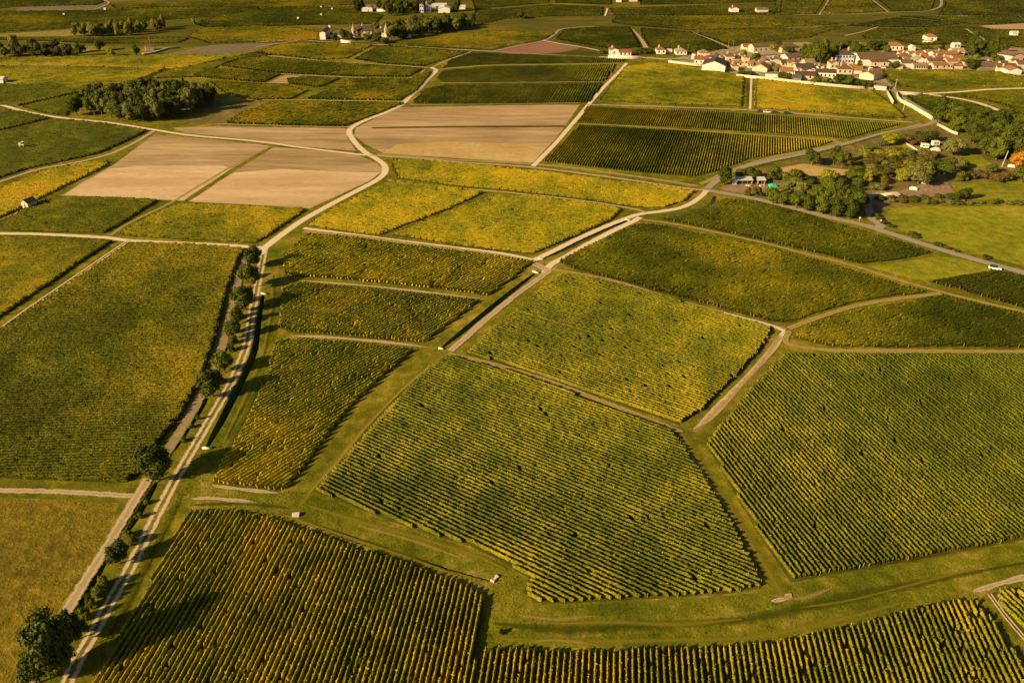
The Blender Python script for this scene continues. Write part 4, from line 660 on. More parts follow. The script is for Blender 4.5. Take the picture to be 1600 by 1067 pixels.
# ------------------------------------------------------------------ buildings
def house(label, x0, y0, x1, y1, dep, h, typ='ridge', roof='brown', wall='cream', rh=None, chim=0, win=0, name='house', cat='house', rows=1, door=False, over=.35):
    a, b = np.array(G(x0, y0)), np.array(G(x1, y1)); W = np.linalg.norm(b - a); u = (b - a) / W
    root = tag(empty(name, (a[0], a[1], 0), math.atan2(u[1], u[0])), label, cat)
    rh = rh or {'ridge': dep * .20, 'gable': W * .17, 'hip': min(W, dep) * .26, 'flat': .0, 'mono': dep * .18}[typ]
    m = MB(); m.box(0, W, 0, dep, 0, h)
    if typ == 'gable': m.poly([(0, 0, h), (W, 0, h), (W / 2, 0, h + rh)]); m.poly([(W, dep, h), (0, dep, h), (W / 2, dep, h + rh)])
    if typ == 'ridge': m.poly([(0, dep, h), (0, 0, h), (0, dep / 2, h + rh)]); m.poly([(W, 0, h), (W, dep, h), (W, dep / 2, h + rh)])
    if typ == 'mono': m.poly([(0, dep, h), (0, 0, h), (0, dep, h + rh)]); m.poly([(W, 0, h), (W, dep, h), (W, dep, h + rh)]); m.poly([(W, dep, h), (0, dep, h), (0, dep, h + rh), (W, dep, h + rh)])
    m.build('wall', WALLM[wall], root)
    r = MB(); o = over; t = .22; e = .24
    if typ == 'ridge':
        k = rh / (dep / 2); r.slab([(-o, -o, h + e - o * k), (W + o, -o, h + e - o * k), (W + o, dep / 2, h + rh + e), (-o, dep / 2, h + rh + e)], t); r.slab([(-o, dep / 2 + .002, h + rh + e), (W + o, dep / 2 + .002, h + rh + e), (W + o, dep + o, h + e - o * k), (-o, dep + o, h + e - o * k)], t)
    elif typ == 'gable':
        k = rh / (W / 2); r.slab([(-o, -o, h + e - o * k), (W / 2, -o, h + rh + e), (W / 2, dep + o, h + rh + e), (-o, dep + o, h + e - o * k)], t); r.slab([(W / 2 + .002, -o, h + rh + e), (W + o, -o, h + e - o * k), (W + o, dep + o, h + e - o * k), (W / 2 + .002, dep + o, h + rh + e)], t)
    elif typ == 'hip':
        s = min(W, dep) / 2; z0, z1 = h + .05, h + rh + .05
        if W >= dep: A, B = (s, dep / 2, z1), (W - s + .01, dep / 2, z1)
        else: A, B = (W / 2, s, z1), (W / 2, dep - s, z1)
        c = [(-o, -o, z0), (W + o, -o, z0), (W + o, dep + o, z0), (-o, dep + o, z0)]
        if W >= dep: fs = [[c[0], c[1], B, A], [c[1], c[2], B], [c[2], c[3], A, B], [c[3], c[0], A]]
        else: fs = [[c[0], c[1], A], [c[1], c[2], B, A], [c[2], c[3], B], [c[3], c[0], A, B]]
        for f in fs: r.poly(f)
        r.poly([(x, y, z - .01) for x, y, z in c[::-1]])
    elif typ == 'mono': k = rh / dep; r.slab([(-o, -o, h + e - o * k), (W + o, -o, h + e - o * k), (W + o, dep + o, h + rh + e + o * k), (-o, dep + o, h + rh + e + o * k)], t)
    else: r.slab([(-.15, -.15, h + .18), (W + .15, -.15, h + .18), (W + .15, dep + .15, h + .18), (-.15, dep + .15, h + .18)], .17)
    R = r.build('roof', ROOFM[roof], root)
    for i in range(chim):
        cx = W * ((i + .5) / chim if chim > 1 else .28); MB().box(cx - .45, cx + .45, dep * .5 - .35, dep * .5 + .35, h + rh * .4, h + rh + 1.5).build('chimney', WALLM['cream'], R)
    for q in range(rows):
        for i in range(win):
            wx = W * (i + .5) / win; wz = h * (q + .34) / rows; ww = min(.55, W / win * .3)
            MB().box(wx - ww, wx + ww, -.05, .02, wz, wz + min(1.5, h / rows * .5)).build('window', M['glass'], root)
    if door: MB().box(W * .42, W * .58, -.06, .02, .02, h * .72).build('door', M['glass'], root)
    return root
Hh = house
Hh('white villa wing with gable end, left part of the red-roofed villa', 953, 87, 966, 87, 9, 4.2, 'gable', 'red', 'white', chim=1, win=1)
Hh('low red-roofed villa wing standing behind the long white garden wall', 967, 88, 986, 88, 7, 2.8, 'ridge', 'red', 'white', win=3)
Hh('small white house with dark red roof, left of the far lane of bungalows', 1026, 85, 1040, 85, 8, 3.2, 'hip', 'red', 'white', chim=1, win=2)
Hh('tiny white flat-roofed annex right of the small white house', 1042, 83, 1050, 83, 4, 2.4, 'flat', 'white', 'white')
Hh('low cream bungalow with broad pale hipped roof', 1056, 86, 1073, 86, 9, 2.6, 'hip', 'pale', 'white', chim=1, win=3)
Hh('white house with red roof behind the pale boundary wall', 1084, 101, 1106, 102, 8, 3.6, 'ridge', 'red', 'white', win=3)
Hh('square two-storey house with pinkish hipped roof', 1092, 93, 1108, 93, 8, 4.6, 'hip', 'pink', 'pink', win=2)
Hh('large white gabled barn nearest the golden vineyard', 1096, 111.5, 1132, 114, 17, 4.6, 'gable', 'dark', 'white', name='barn', cat='barn', rh=2.9)
Hh('small stone house with dark roof and steep gable, above the white barn', 1117, 99, 1127, 99, 8, 3.4, 'gable', 'dark', 'cream', rh=3.0)
Hh('tall pinkish cube house with chimney, right of the steep gable', 1133, 99, 1147, 99, 8, 4.8, 'hip', 'brown', 'pink', chim=1, win=1)
Hh('low house with pale pink roof below the tall pinkish cube', 1129, 104, 1145, 104, 6, 2.4, 'ridge', 'pink', 'cream')
Hh('long low cream house left of the slim tower house', 1146, 104, 1160, 104, 6, 2.6, 'ridge', 'pink', 'cream', win=2)
Hh('slim tall tower house of ochre stone with a chimney', 1160, 104, 1170, 104, 6, 6.2, 'flat', 'pink', 'orange', chim=1, win=1)
Hh('long winery with white gable and tiled roof at the village top', 1177, 83, 1215, 81, 9, 4.4, 'ridge', 'brown', 'cream', win=5, name='winery', cat='winery')
Hh('small gabled house left of the long tiled winery', 1161, 79, 1176, 79, 8, 2.8, 'ridge', 'red', 'white', win=1)
Hh('long shaded tiled wing right of the winery, before the tall trees', 1221, 83, 1249, 81, 10, 3.6, 'hip', 'brown', 'orange', name='winery', cat='winery')
Hh('white warehouse with pale flat front in mid village', 1186, 95, 1213, 93, 9, 4.0, 'ridge', 'pale', 'white', name='warehouse', cat='warehouse')
Hh('white house with three windows and long brown roof, mid village', 1230, 98, 1254, 96, 9, 3.6, 'ridge', 'brown', 'white', win=3)
Hh('small white box house below the three-window house', 1222, 100, 1234, 99, 5, 2.2, 'flat', 'pink', 'white')
Hh('grey-roofed cottage between the white warehouse and the white box', 1205, 100, 1218, 100, 7, 2.8, 'gable', 'slate', 'pink', chim=1)
Hh('white gabled house above the big cream gable', 1188, 104, 1204, 104, 8, 3.0, 'gable', 'pink', 'white')
Hh('big low cream gable with an orange roof slope behind the village wall', 1175, 111, 1198, 113.5, 10, 2.6, 'gable', 'orange', 'cream', rh=2.6)
Hh('house with bright orange roof beside the garden bushes', 1218, 119, 1238, 120, 9, 3.4, 'ridge', 'orange', 'pink', win=2)
Hh('low white garden building left of the orange-roofed house', 1196, 120.5, 1216, 121.5, 4, 2.2, 'flat', 'pink', 'white', name='outbuilding', cat='outbuilding')
Hh('dark brown roofed house right behind the orange-roofed house', 1244, 113, 1272, 113, 10, 3.0, 'ridge', 'dark', 'cream', chim=1)
Hh('brown-roofed row house below the dark roofs', 1242, 124, 1273, 125, 9, 2.8, 'ridge', 'dark', 'cream', chim=1, win=2)
Hh('grey-roofed shed leaning on the village wall', 1238, 126.5, 1251, 127.5, 5, 2.2, 'mono', 'slate', 'dark', name='shed', cat='shed')
Hh('tall pink house with flat gable left of the long white house', 1257, 109, 1272, 109, 9, 4.8, 'ridge', 'pink', 'orange', win=1)
Hh('long white house with green shutters and dark brown roof', 1273, 122, 1305, 123.5, 8, 3.9, 'ridge', 'dark', 'white', chim=1, win=5)
Hh('tall stone house with pointed gable above the long white house', 1297, 109, 1309, 109, 8, 4.4, 'gable', 'brown', 'cream', rh=1.8, chim=2, win=2)
Hh('house with brown hipped roof and twin chimneys', 1308, 116, 1331, 116.5, 9, 3.4, 'hip', 'brown', 'cream', chim=2, win=3)
Hh('large lilac-grey manor with dark hipped roof and rows of windows', 1305, 100, 1333, 100, 12, 6.4, 'hip', 'dark', 'lilac', chim=2, win=6, rows=2, name='manor_house', cat='manor')
Hh('cream gabled house with orange roof beside the bend', 1342, 123, 1364, 127, 12, 3.6, 'gable', 'orange', 'yellow', chim=1)
Hh('orange-roofed cottage left of the cream gabled house', 1331, 116, 1346, 117, 8, 2.8, 'ridge', 'orange', 'cream')
Hh('low pink-walled yard building at the road corner', 1364, 140, 1384, 142, 10, 2.6, 'flat', 'pink', 'pink', name='outbuilding', cat='outbuilding')
Hh('huge winery with white gable and wide brown tiled roof', 1342, 103, 1402, 103, 19, 4.6, 'ridge', 'brown', 'white', rh=3.0, win=0, name='winery', cat='winery')
Hh('ochre front range of the huge winery', 1360, 105, 1388, 105, 3, 3.6, 'mono', 'brown', 'orange', win=2, name='winery', cat='winery')
Hh('white villa with orange roof on the slope above the huge winery', 1385, 79.5, 1411, 79.5, 9, 3.6, 'hip', 'orange', 'white', win=4)
Hh('tiny white gabled cottage right of the orange-roofed white villa', 1423, 80, 1430, 80, 6, 2.4, 'gable', 'white', 'white', rh=1.4)
Hh('pavilion with red pyramid roof behind the huge winery', 1405, 87, 1415, 87, 5, 2.0, 'hip', 'red', 'pink', rh=2.2, name='pavilion', cat='pavilion')
Hh('brown-roofed house directly right of the huge winery', 1406, 97, 1424, 97, 9, 3.4, 'hip', 'brown', 'cream', win=1)
Hh('low white house with brown roof behind the cream shed', 1408, 105.5, 1427, 105.5, 8, 3.0, 'ridge', 'brown', 'white')
Hh('small cream shed at the edge of the village vineyard', 1403.5, 108.5, 1410, 108.5, 4, 2.0, 'flat', 'pale', 'yellow', name='shed', cat='shed')
Hh('dazzling white gabled house in the middle of the crowded houses', 1428, 103, 1446, 103, 8, 3.6, 'gable', 'pale', 'white', rh=2.4, win=2)
Hh('long front house with pink roof facing the village vineyard', 1427, 109, 1449, 109, 6, 2.8, 'ridge', 'pink', 'cream', win=6)
Hh('orange-roofed house behind the dazzling white gable', 1431, 95, 1449, 95, 8, 3.4, 'ridge', 'orange', 'cream')
Hh('row house with many small windows and brown roof', 1449, 103.5, 1472, 103, 7, 3.6, 'ridge', 'brown', 'cream', win=6)
Hh('long house with wide orange roof at the back of the crowd', 1459, 93.5, 1495, 92.5, 9, 3.6, 'ridge', 'orange', 'pink')
Hh('house with bright red-orange roof on the vineyard edge', 1458, 108.5, 1480, 108, 7, 2.8, 'ridge', 'orange', 'cream', win=2)
Hh('pinkish house with orange roof behind the red-orange roof', 1479, 103, 1496, 103, 8, 3.2, 'ridge', 'orange', 'pink')
Hh('hilltop house with orange roof above the village', 1448, 65, 1463, 65, 9, 3.6, 'hip', 'orange', 'white', win=1)
Hh('small white house with two windows alone on the village slope', 1490, 76, 1500, 76, 6, 2.8, 'ridge', 'white', 'white', win=2)
Hh('ochre yellow house behind the yellow hedge', 1487, 88, 1506, 88, 8, 3.6, 'ridge', 'pale', 'yellow', win=1)
Hh('low orange-roofed outbuilding left of the round dark tree', 1491, 108, 1504, 108, 6, 2.2, 'ridge', 'orange', 'cream', name='outbuilding', cat='outbuilding')
Hh('low orange lean-to behind the yellow hedge bush', 1490, 95.5, 1508, 95, 5, 2.2, 'mono', 'orange', 'yellow', name='outbuilding', cat='outbuilding')
Hh('open-fronted dark barn with brown tiled roof', 1529, 111, 1557, 111, 9, 3.2, 'ridge', 'brown', 'dark', name='barn', cat='barn')  # closed box; dark wall colour stands in for shade inside the open front
Hh('long low cream outbuilding with brown roof and one door', 1557, 112, 1588, 112, 9, 3.0, 'ridge', 'brown', 'cream', door=True, name='outbuilding', cat='outbuilding')
Hh('large cream winery wing with long sunlit white side', 1555, 94, 1580, 98, 10, 4.6, 'ridge', 'brown', 'white', name='winery', cat='winery')
Hh('tall ochre gable wing of the large cream winery', 1579, 98, 1597, 97, 14, 4.8, 'gable', 'brown', 'orange', name='winery', cat='winery')
Hh('brown-roofed house cut off by the right edge', 1589, 108, 1612, 108, 9, 3.4, 'ridge', 'brown', 'cream')
Hh('white gable with orange roof at the far right vineyard edge', 1575, 117, 1595, 117, 10, 3.0, 'gable', 'orange', 'white')
Hh('lone white cottage in the upper right vineyard', 1581, 57, 1590, 57, 5, 2.8, 'ridge', 'white', 'white', name='cottage', cat='cottage')
Hh('small orange house behind the tall dark tree group', 1554, 80, 1563, 80, 8, 3.0, 'ridge', 'orange', 'white', chim=1)
Hh('low brown-roofed building among the belt trees', 1345, 76, 1359, 76, 8, 2.6, 'ridge', 'brown', 'cream')
r5 = random.Random(5)
for x, y in [(1150, 99), (1157, 97), (1172, 106), (1183, 105), (1194, 99), (1200, 108), (1209, 106), (1214, 97), (1226, 104), (1238, 106), (1247, 103), (1252, 116), (1263, 117), (1283, 114), (1290, 116), (1318, 108), (1335, 110), (1108, 97), (1113, 104), (1124, 104), (1137, 109), (1148, 111), (1414, 92), (1424, 90), (1437, 90), (1452, 98), (1466, 97), (1478, 97), (1452, 88), (1470, 89), (1500, 92), (1511, 103), (1545, 104), (1568, 104), (1585, 103), (1392, 97), (1416, 101), (1440, 98), (1484, 108), (1571, 113)]:
    w_ = r5.uniform(7, 14); Hh('low tiled outbuilding squeezed in among the crowded village houses', x - w_ / 2, y + r5.uniform(-.2, .2), x + w_ / 2, y + r5.uniform(-.3, .3), r5.uniform(4, 7), r5.uniform(2.2, 3.4), r5.choice(['ridge', 'ridge', 'gable', 'hip', 'mono']), r5.choice(['brown', 'pink', 'orange', 'dark', 'pale', 'brown']), r5.choice(['cream', 'cream', 'stone', 'pink', 'white', 'yellow']), win=r5.choice([0, 1, 2]), chim=r5.choice([0, 0, 1]), name='outbuilding', cat='outbuilding')['group'] = 'outbuildings of the village'
# far farms
Hh('small white farmhouse at the top edge, left of the pair', 964, 4, 971, 4, 9, 4, 'ridge', 'red', 'white'); Hh('wider cream farmhouse at the top edge, right of the pair', 984, 3, 996, 3, 9, 4, 'hip', 'red', 'cream')
Hh('white house with red roof far right of the castle wood', 1141, 20.5, 1154, 20.5, 8, 4, 'gable', 'red', 'white', chim=1); Hh('grey farm building right of the far white house', 1182, 20.5, 1200, 20.5, 7, 3.2, 'ridge', 'slate', 'cream')
Hh('tall white barn gable at the left of the castle', 500, 62.5, 509, 62.5, 22, 6, 'gable', 'dark', 'white', name='barn', cat='barn')
Hh('small cream stable between the castle barn and left tower', 516, 60, 534, 60, 6, 3, 'ridge', 'brown', 'cream')
Hh('main range of the castle with dark roof and pale front', 559, 57.5, 581, 57.5, 12, 4.6, 'ridge', 'dark', 'cream', chim=1, win=4, rows=2, rh=3.4, name='castle', cat='castle')
Hh('right wing of the castle beside its right tower', 592, 58.5, 602, 58.5, 9, 4, 'ridge', 'dark', 'cream', chim=1, rh=2.6, name='castle', cat='castle')
def tower(label, x, y, w_, h, sh):
    g = G(x, y); r = tag(empty('castle_tower', (g[0], g[1], 0)), label, 'tower'); n = 12
    b = MB(); b.tube((0, 0, 0), (0, 0, h), w_ / 2, w_ / 2, n); b.build('wall', WALLM['cream'], r)
    c = MB(); c.tube((0, 0, h), (0, 0, h + sh), w_ / 2 + .5, .12, n); c.build('roof', ROOFM['pale'], r)
    for a in (3.6, 4.7): MB().box(w_ / 2 * math.cos(a) - .35, w_ / 2 * math.cos(a) + .35, w_ / 2 * math.sin(a) - .1, w_ / 2 * math.sin(a) + .1, h * .62, h * .62 + 1.4).build('window', M['glass'], r)
tower('pointed round castle tower on the left, rising from dark trees', 553.5, 58, 3.6, 5.4, 5.6); tower('pointed round castle tower on the right, pale and tallest', 604.5, 58.5, 3.9, 5.8, 5.8)
Hh('tiny white lodge with red roof at the edge of the castle wood', 637, 59.5, 643, 59.5, 6, 3.2, 'ridge', 'red', 'white', name='lodge', cat='lodge')
Hh('long low white farm range at the top, left of a taller block', 565, 18.5, 576, 18.5, 6, 2.6, 'ridge', 'white', 'white', name='farmhouse'); Hh('white two-level block at the end of the low farm range', 575, 18.5, 582, 18.5, 8, 4, 'hip', 'pink', 'white', name='farmhouse')
Hh('two-storey lilac mansion left wing in the far grove', 656, 20.5, 662, 20.5, 9, 8, 'hip', 'slate', 'lilac', win=2, rows=2, name='mansion', cat='mansion'); Hh('shaded lilac main block of the far mansion', 663, 19.5, 673, 19.5, 9, 6.5, 'hip', 'slate', 'lilac', chim=1, win=3, rows=2, name='mansion', cat='mansion')
Hh('long white shed behind the far white gable', 674, 15.5, 697, 15.5, 10, 3, 'mono', 'white', 'white', name='shed', cat='shed'); Hh('white gabled shed right of the far mansion', 685, 20.5, 703, 20.5, 14, 4, 'gable', 'white', 'white', name='shed', cat='shed'); Hh('narrow white shed right of the tall dark tree at the top', 718, 15, 727, 15, 6, 2.5, 'ridge', 'white', 'white', name='shed', cat='shed')
Hh('cube of a pale hut above the bare strip at the far left', 114, 44.5, 119.5, 44.5, 5, 4, 'flat', 'pale', 'cream', name='hut', cat='hut'); Hh('white hut dot beside the purple strip at the far left', 162.5, 17, 165.5, 17, 3, 2.4, 'flat', 'white', 'white', name='hut', cat='hut')
Hh('roofless pink building at the upper left', 228, 80, 241, 79, 6, 3.5, 'flat', 'red', 'pink', name='ruin', cat='ruin')
Hh('small white building at the left edge with a long shadow', -4, 131, 6, 131, 6, 2.8, 'ridge', 'white', 'white', name='hut', cat='hut')
t = Hh('little stone hut with arched doorway alone in the left vineyards', 35, 325, 45.5, 327, 4.6, 2.5, 'gable', 'brown', 'cream', rh=1.3, door=True, name='hut', cat='hut', over=.15)
for x, y in [(100.5, 24.5), (466, 30.5), (502, 13), (502, 25), (519, 16), (515, 43.5), (90, 74.5)]: 
    g = G(x, y); o = MB().box(-.9, .9, -.7, .7, 0, 1.7).box(-1.0, 1.0, -.8, .8, 1.702, 1.9).build('well_hut', WALLM['white'], None, (g[0], g[1], 0)); tag(o, 'tiny white concrete hut dotted among the far upper left vineyards', 'hut', 'white specks in the far vineyards')
# ------------------------------------------------------------------ walls
def gwall(label, px, h=2.0, th=.4, mat='cream', name='boundary_wall'):
    p, n = frames([np.array(q) for q in P(px)]); k = len(p); l, r = p + n * th / 2, p - n * th / 2
    V = np.concatenate([np.column_stack([q, np.full(k, z)]) for q, z in ((l, 0), (l, h), (r, h), (r, 0))]); i = np.arange(k - 1)
    Q = np.concatenate([np.stack([j * k + i, (j + 1) * k + i, (j + 1) * k + i + 1, j * k + i + 1], 1) for j in range(3)] + [np.array([[0, 3 * k, 2 * k, k], [k - 1, 2 * k - 1, 3 * k - 1, 4 * k - 1]])])
    o = tag(empty(name, (p[0][0], p[0][1], 0)), label, 'wall'); V[:, 0] -= p[0][0]; V[:, 1] -= p[0][1]
    obj('wall', mesh('wall', V, Q, mats=[WALLM[mat]]), o); Vc = V.copy()
    l2, r2 = p + n * (th / 2 + .08) - p[0], p - n * (th / 2 + .08) - p[0]
    Vc = np.concatenate([np.column_stack([q, np.full(k, z)]) for q, z in ((l2, h + .004), (l2, h + .14), (r2, h + .14), (r2, h + .004))])
    obj('coping', mesh('coping', Vc, Q, mats=[M['concrete']]), o)
gwall('long white garden wall in front of the red-roofed villa', [(950, 91.5), (975, 92), (1002, 92.7)], 2.2, mat='white')
gwall('pale boundary wall running to the large white barn', [(1044, 98), (1060, 100), (1080, 102.5), (1096, 104)], 1.5, mat='cream')
gwall('long pale village wall along the golden vineyard', [(1150, 120), (1200, 125), (1250, 130.5), (1300, 135.5), (1364, 141)], 1.6, mat='cream')
gwall('pale wall left of the village street', [(1384, 143), (1389, 152), (1395, 163)], 1.8, mat='cream')
gwall('long white curved road wall right of the village street', [(1441, 149.5), (1420, 149), (1402, 147.5), (1401, 150), (1402.5, 155), (1407, 160), (1425, 169), (1456, 188)], 1.9, mat='cream')
gwall('broken pale stone wall at the edge of the right wood', [(1464, 196), (1476, 202), (1487, 208), (1496, 211)], 1.2, .6, 'cream')
gwall('low line of white stones beside the camper vans', [(1413, 224), (1425, 231), (1434, 237), (1444, 241)], .7, .5, 'cream')
gwall('white entrance wall with gateposts before the castle', [(533, 67), (540, 68.5), (551, 68.5)], 2.4, .5, 'white')
gwall('long low white wall right of the top farm', [(589, 18.5), (610, 18.5)], 2.4, .5, 'white')
gwall('low retaining wall under the hilltop house', [(1441, 67), (1452, 67.5), (1461, 67.5)], 1.4, .4, 'cream')
gwall('tan rubble wall with pale stones right of the pink ruin', [(222, 86), (240, 84), (262, 77), (282, 76)], 1.0, 1.0, 'dark')
for lb, px, w_, h_ in [('pale culvert headwall at the upper end of the ditch between the twin tracks', [(977, 343.8), (985, 345.2)], .4, .3), ('pale culvert headwall at the lower end of the ditch between the twin tracks', [(840.5, 405.2), (849, 406)], .4, .35), ('pale culvert slab at the top of the central ditch', [(833, 424.5), (842, 427)], .9, .3), ('pale culvert headwall at the foot of the central ditch', [(685.5, 544.5), (693, 546)], .4, .35), ('thin white culvert headwall at the lower end of the long tree-side ditch', [(316.5, 700.8), (330.5, 701)], .4, .35), ('white culvert headwall at the top of the long tree-side ditch', [(408, 459), (417, 460.5)], .4, .35)]:
    gwall(lb, px, h_, w_, 'white', 'culvert_headwall')
def block(name, label, cat, x, y, rz, boxes, mat):
    g = G(x, y); m = MB()
    for b_ in boxes: m.box(*b_)
    return tag(m.build(name, mat, None, (g[0], g[1], 0), rz), label, cat)
block('culvert', 'small grey concrete box at the upper end of the thin straight ditch', 'culvert', 462.5, 806, .1, [(-.75, .75, -.5, .5, 0, .55), (-.8, .8, -.55, .55, .552, .65)], M['concrete'])
block('culvert', 'pale slanted concrete culvert at the lower end of the thin straight ditch', 'culvert', 773, 905, .95, [(-.95, .95, -.3, .3, 0, .35), (-.95, -.6, -.45, .45, .0, .5), (.6, .95, -.4, .4, 0, .45)], M['concrete'])
# ------------------------------------------------------------------ vehicles, sheds, poles
def car(label, x, y, rz, body, group=None, top=None):
    g = G(x, y); r = tag(empty('parked_car', (g[0], g[1], .05), rz), label, 'car', group); L, W = 4.3, 1.75
    def prof(pts, y0, y1):
        m = MB(); n = len(pts); m.v = [(a, y0, b) for a, b in pts] + [(a, y1, b) for a, b in pts]
        m.f = [list(range(n)), list(range(2 * n - 1, n - 1, -1))] + [[i, n + i, n + (i + 1) % n, (i + 1) % n] for i in range(n)]; return m
    prof([(-2.1, .3), (2.1, .3), (2.15, .62), (1.95, .8), (1.0, .92), (-1.9, .95), (-2.12, .7)], -.87, .87).build('body', body, r)
    prof([(1.0, .925), (.35, 1.42), (-1.35, 1.45), (-1.9, .955)], -.74, .74).build('windows', M['glass'], r)
    prof([(.3, 1.45), (.25, 1.5), (-1.3, 1.52), (-1.35, 1.455)], -.72, .72).build('car_roof', top or body, r)
    for a in (-1.3, 1.3):
        for b in (-.82, .82): MB().tube((a, b - .1, .31), (a, b + .1, .31), .31, .31, 12).build('wheel', M['tyre'], r)
    for b in (-.6, .6): MB().box(2.13, 2.17, b - .2, b + .2, .55, .72).build('headlight', WALLM['white'], r)
wp, dp = plain('white_car_paint', (.75, .75, .74), .35, .05, 1, .5), plain('dark_car_paint', (.05, .05, .06), .35, .1, 1, .5)
car('white car with dark roof parked on the verge of the right-hand road', 1554, 421, -.42, wp, None, dp)
for x, c, l in [(1188, dp, 'dark car at the left end of the vineyard-edge parking line'), (1198, wp, 'white car in the line between golden and ribbed vineyards'), (1211, dp, 'dark car right of the white one on the vineyard edge'), (1230, dp, 'dark car at the right end of the vineyard-edge parking line')]: car(l, x, 176 + (x - 1188) * .06, -.05, c, 'cars along the vineyard edge')
for i, x in enumerate([1352, 1358, 1364, 1371, 1379, 1386]): car('car parked in front of the huge winery, tiny in the distance', x, 107.3, r5.uniform(-.3, .3), [dp, wp, dp, dp, wp, dp][i], 'cars before the huge winery')
def van(label, x, y, rz, L, Hh_, name='camper_van'):
    g = G(x, y); r = tag(empty(name, (g[0], g[1], 0), rz), label, 'camper'); m = MB().box(-L / 2, L / 2, -1.1, 1.1, .45, Hh_); m.box(-L / 2 + .1, L / 2 - .1, -1, 1, Hh_ + .002, Hh_ + .12); m.build('body', WALLM['white'], r)
    MB().box(-L * .32, -L * .05, -1.14, -1.101, Hh_ * .55, Hh_ * .8).build('window', M['glass'], r); MB().box(L * .1, L * .3, -1.14, -1.101, Hh_ * .55, Hh_ * .8).build('window', M['glass'], r)
    for a in (-L * .3, L * .3):
        for b in (-1, 1): MB().tube((a, b - .1, .33), (a, b + .1, .33), .33, .33, 10).build('wheel', M['tyre'], r)
van('white camper van, upper one of the parked white group', 1460.5, 228, .1, 3.6, 2.5); van('white caravan beside the green tarpaulin', 1444, 231.5, -.3, 3.8, 2.3, 'caravan')
def tent(name, label, x, y, rz, L, W, h, mat, cat):
    g = G(x, y); n = 9; V = []; r = np.random.default_rng(int(x))
    for i in range(n):
        for j in range(7):
            a, b = i / (n - 1) * 2 - 1, j / 6 * 2 - 1; V.append((a * L / 2, b * W / 2, max(.02, h * (1 - abs(b) ** 1.6) * (1 - .5 * abs(a) ** 3) + r.normal(0, .05 * h))))
    Q = [(i * 7 + j, (i + 1) * 7 + j, (i + 1) * 7 + j + 1, i * 7 + j + 1) for i in range(n - 1) for j in range(6)]
    o = obj(name, mesh(name, V, Q, mats=[mat]), None, (g[0], g[1], 0), rz); sl = o.modifiers.new('s', 'SOLIDIFY'); sl.thickness = .06
    return tag(o, label, cat)
tent('tent', 'white awning tent below the upper white camper van', 1461, 236, .1, 5.5, 3, 2.0, WALLM['white'], 'tent'); tent('tarpaulin', 'green tarpaulin in front of the white caravan', 1438, 236, .2, 3.4, 2.6, 1.3, M['gtarp'], 'tarpaulin')
tent('tarpaulin', 'crumpled teal tarpaulin at the right end of the sheds', 1207, 292, .15, 4.6, 3.4, 1.6, M['tarp'], 'tarpaulin'); tent('tent', 'white canopy beneath the orange autumn tree', 1580, 261, -.4, 3.4, 2.2, 1.4, WALLM['white'], 'tent')
tent('sand_heap', 'pale sand heap beside the shaded bend of the side road', 1392, 306, .3, 9, 6, 1.8, M['sand'], 'heap'); tent('greenhouse', 'small white garden tunnel above the sand heap', 1427, 296, -.4, 3.6, 2.0, 1.3, WALLM['white'], 'greenhouse')
block('garden_box', 'white box standing by the brown meadow hedge', 'box', 1525, 269, -.2, [(-1.0, 1.0, -.7, .7, 0, 1.3), (-1.05, 1.05, -.75, .75, 1.302, 1.4)], WALLM['white'])
Hh('small pale stone hut at the top of the garden', 1441, 288, 1446, 288, 2.6, 2.3, 'gable', 'pale', 'cream', name='hut', cat='hut', over=.1); Hh('little grey hut right of the pale stone garden hut', 1447, 287.5, 1451, 287, 2, 1.6, 'mono', 'slate', 'pink', name='hut', cat='hut', over=.1)
def openshed(label, x0, x1, y, dep, h):
    a, b = np.array(G(x0, y)), np.array(G(x1, y)); W = b[0] - a[0]; r = tag(empty('open_shed', (a[0], a[1], 0)), label, 'shed'); e = .1
    MB().box(0, W, dep - .12, dep, 0, h).box(0, .12, .3, dep - .122, 0, h).box(W - .12, W, .3, dep - .122, 0, h).build('wall', M['wood'], r)
    MB().slab([(-.3, -.4, h + .02), (W + .3, -.4, h + .02), (W + .3, dep + .2, h + .62), (-.3, dep + .2, h + .62)], .1).build('roof', ROOFM['white'], r)
    n = max(2, int(W / 2.2)); 
    for i in range(n + 1): xx = .08 + (W - .16) * i / n; MB().box(xx - .07, xx + .07, -.2, -.06, 0, h - .1).build('post', M['wood'], r)
openshed('long open shed with white tin roof on the brown yard', 1151, 1175, 288.5, 3.2, 2.1); openshed('short open shed with white tin roof beside the teal tarpaulin', 1184, 1195, 288.5, 3, 2.1)
block('container', 'small blue-grey cabin at the left end of the long shed', 'cabin', 1147, 288, 0, [(-.95, .95, -.9, .9, 0, 2.0), (-1.0, 1.0, -.95, .95, 2.002, 2.1)], plain('blue_grey_panel', (.3, .32, .38)))
for x, y in [(1167, 291), (1171, 291.5), (1188, 291.5), (1193, 291)]: block('white_tub', 'pale tub standing in front of the open sheds', 'tub', x, y, .2, [(-.45, .45, -.4, .4, 0, .7), (-.5, .5, -.45, .45, .702, .78)], WALLM['cream'])['group'] = 'tubs before the open sheds'
def pole(label, x, y, h, lean=(0, 0), r0=.14, arm=True, mat=None):
    g = G(x, y); r = tag(empty('utility_pole', (g[0], g[1], 0)), label, 'pole'); mt = mat or M['wood']
    MB().tube((0, 0, -.2), (lean[0], lean[1], h), r0, r0 * .7, 8).build('post', mt, r)
    if arm: MB().box(lean[0] - .7, lean[0] + .7, lean[1] - .06, lean[1] + .06, h - .7, h - .55).build('crossarm', mt, r)
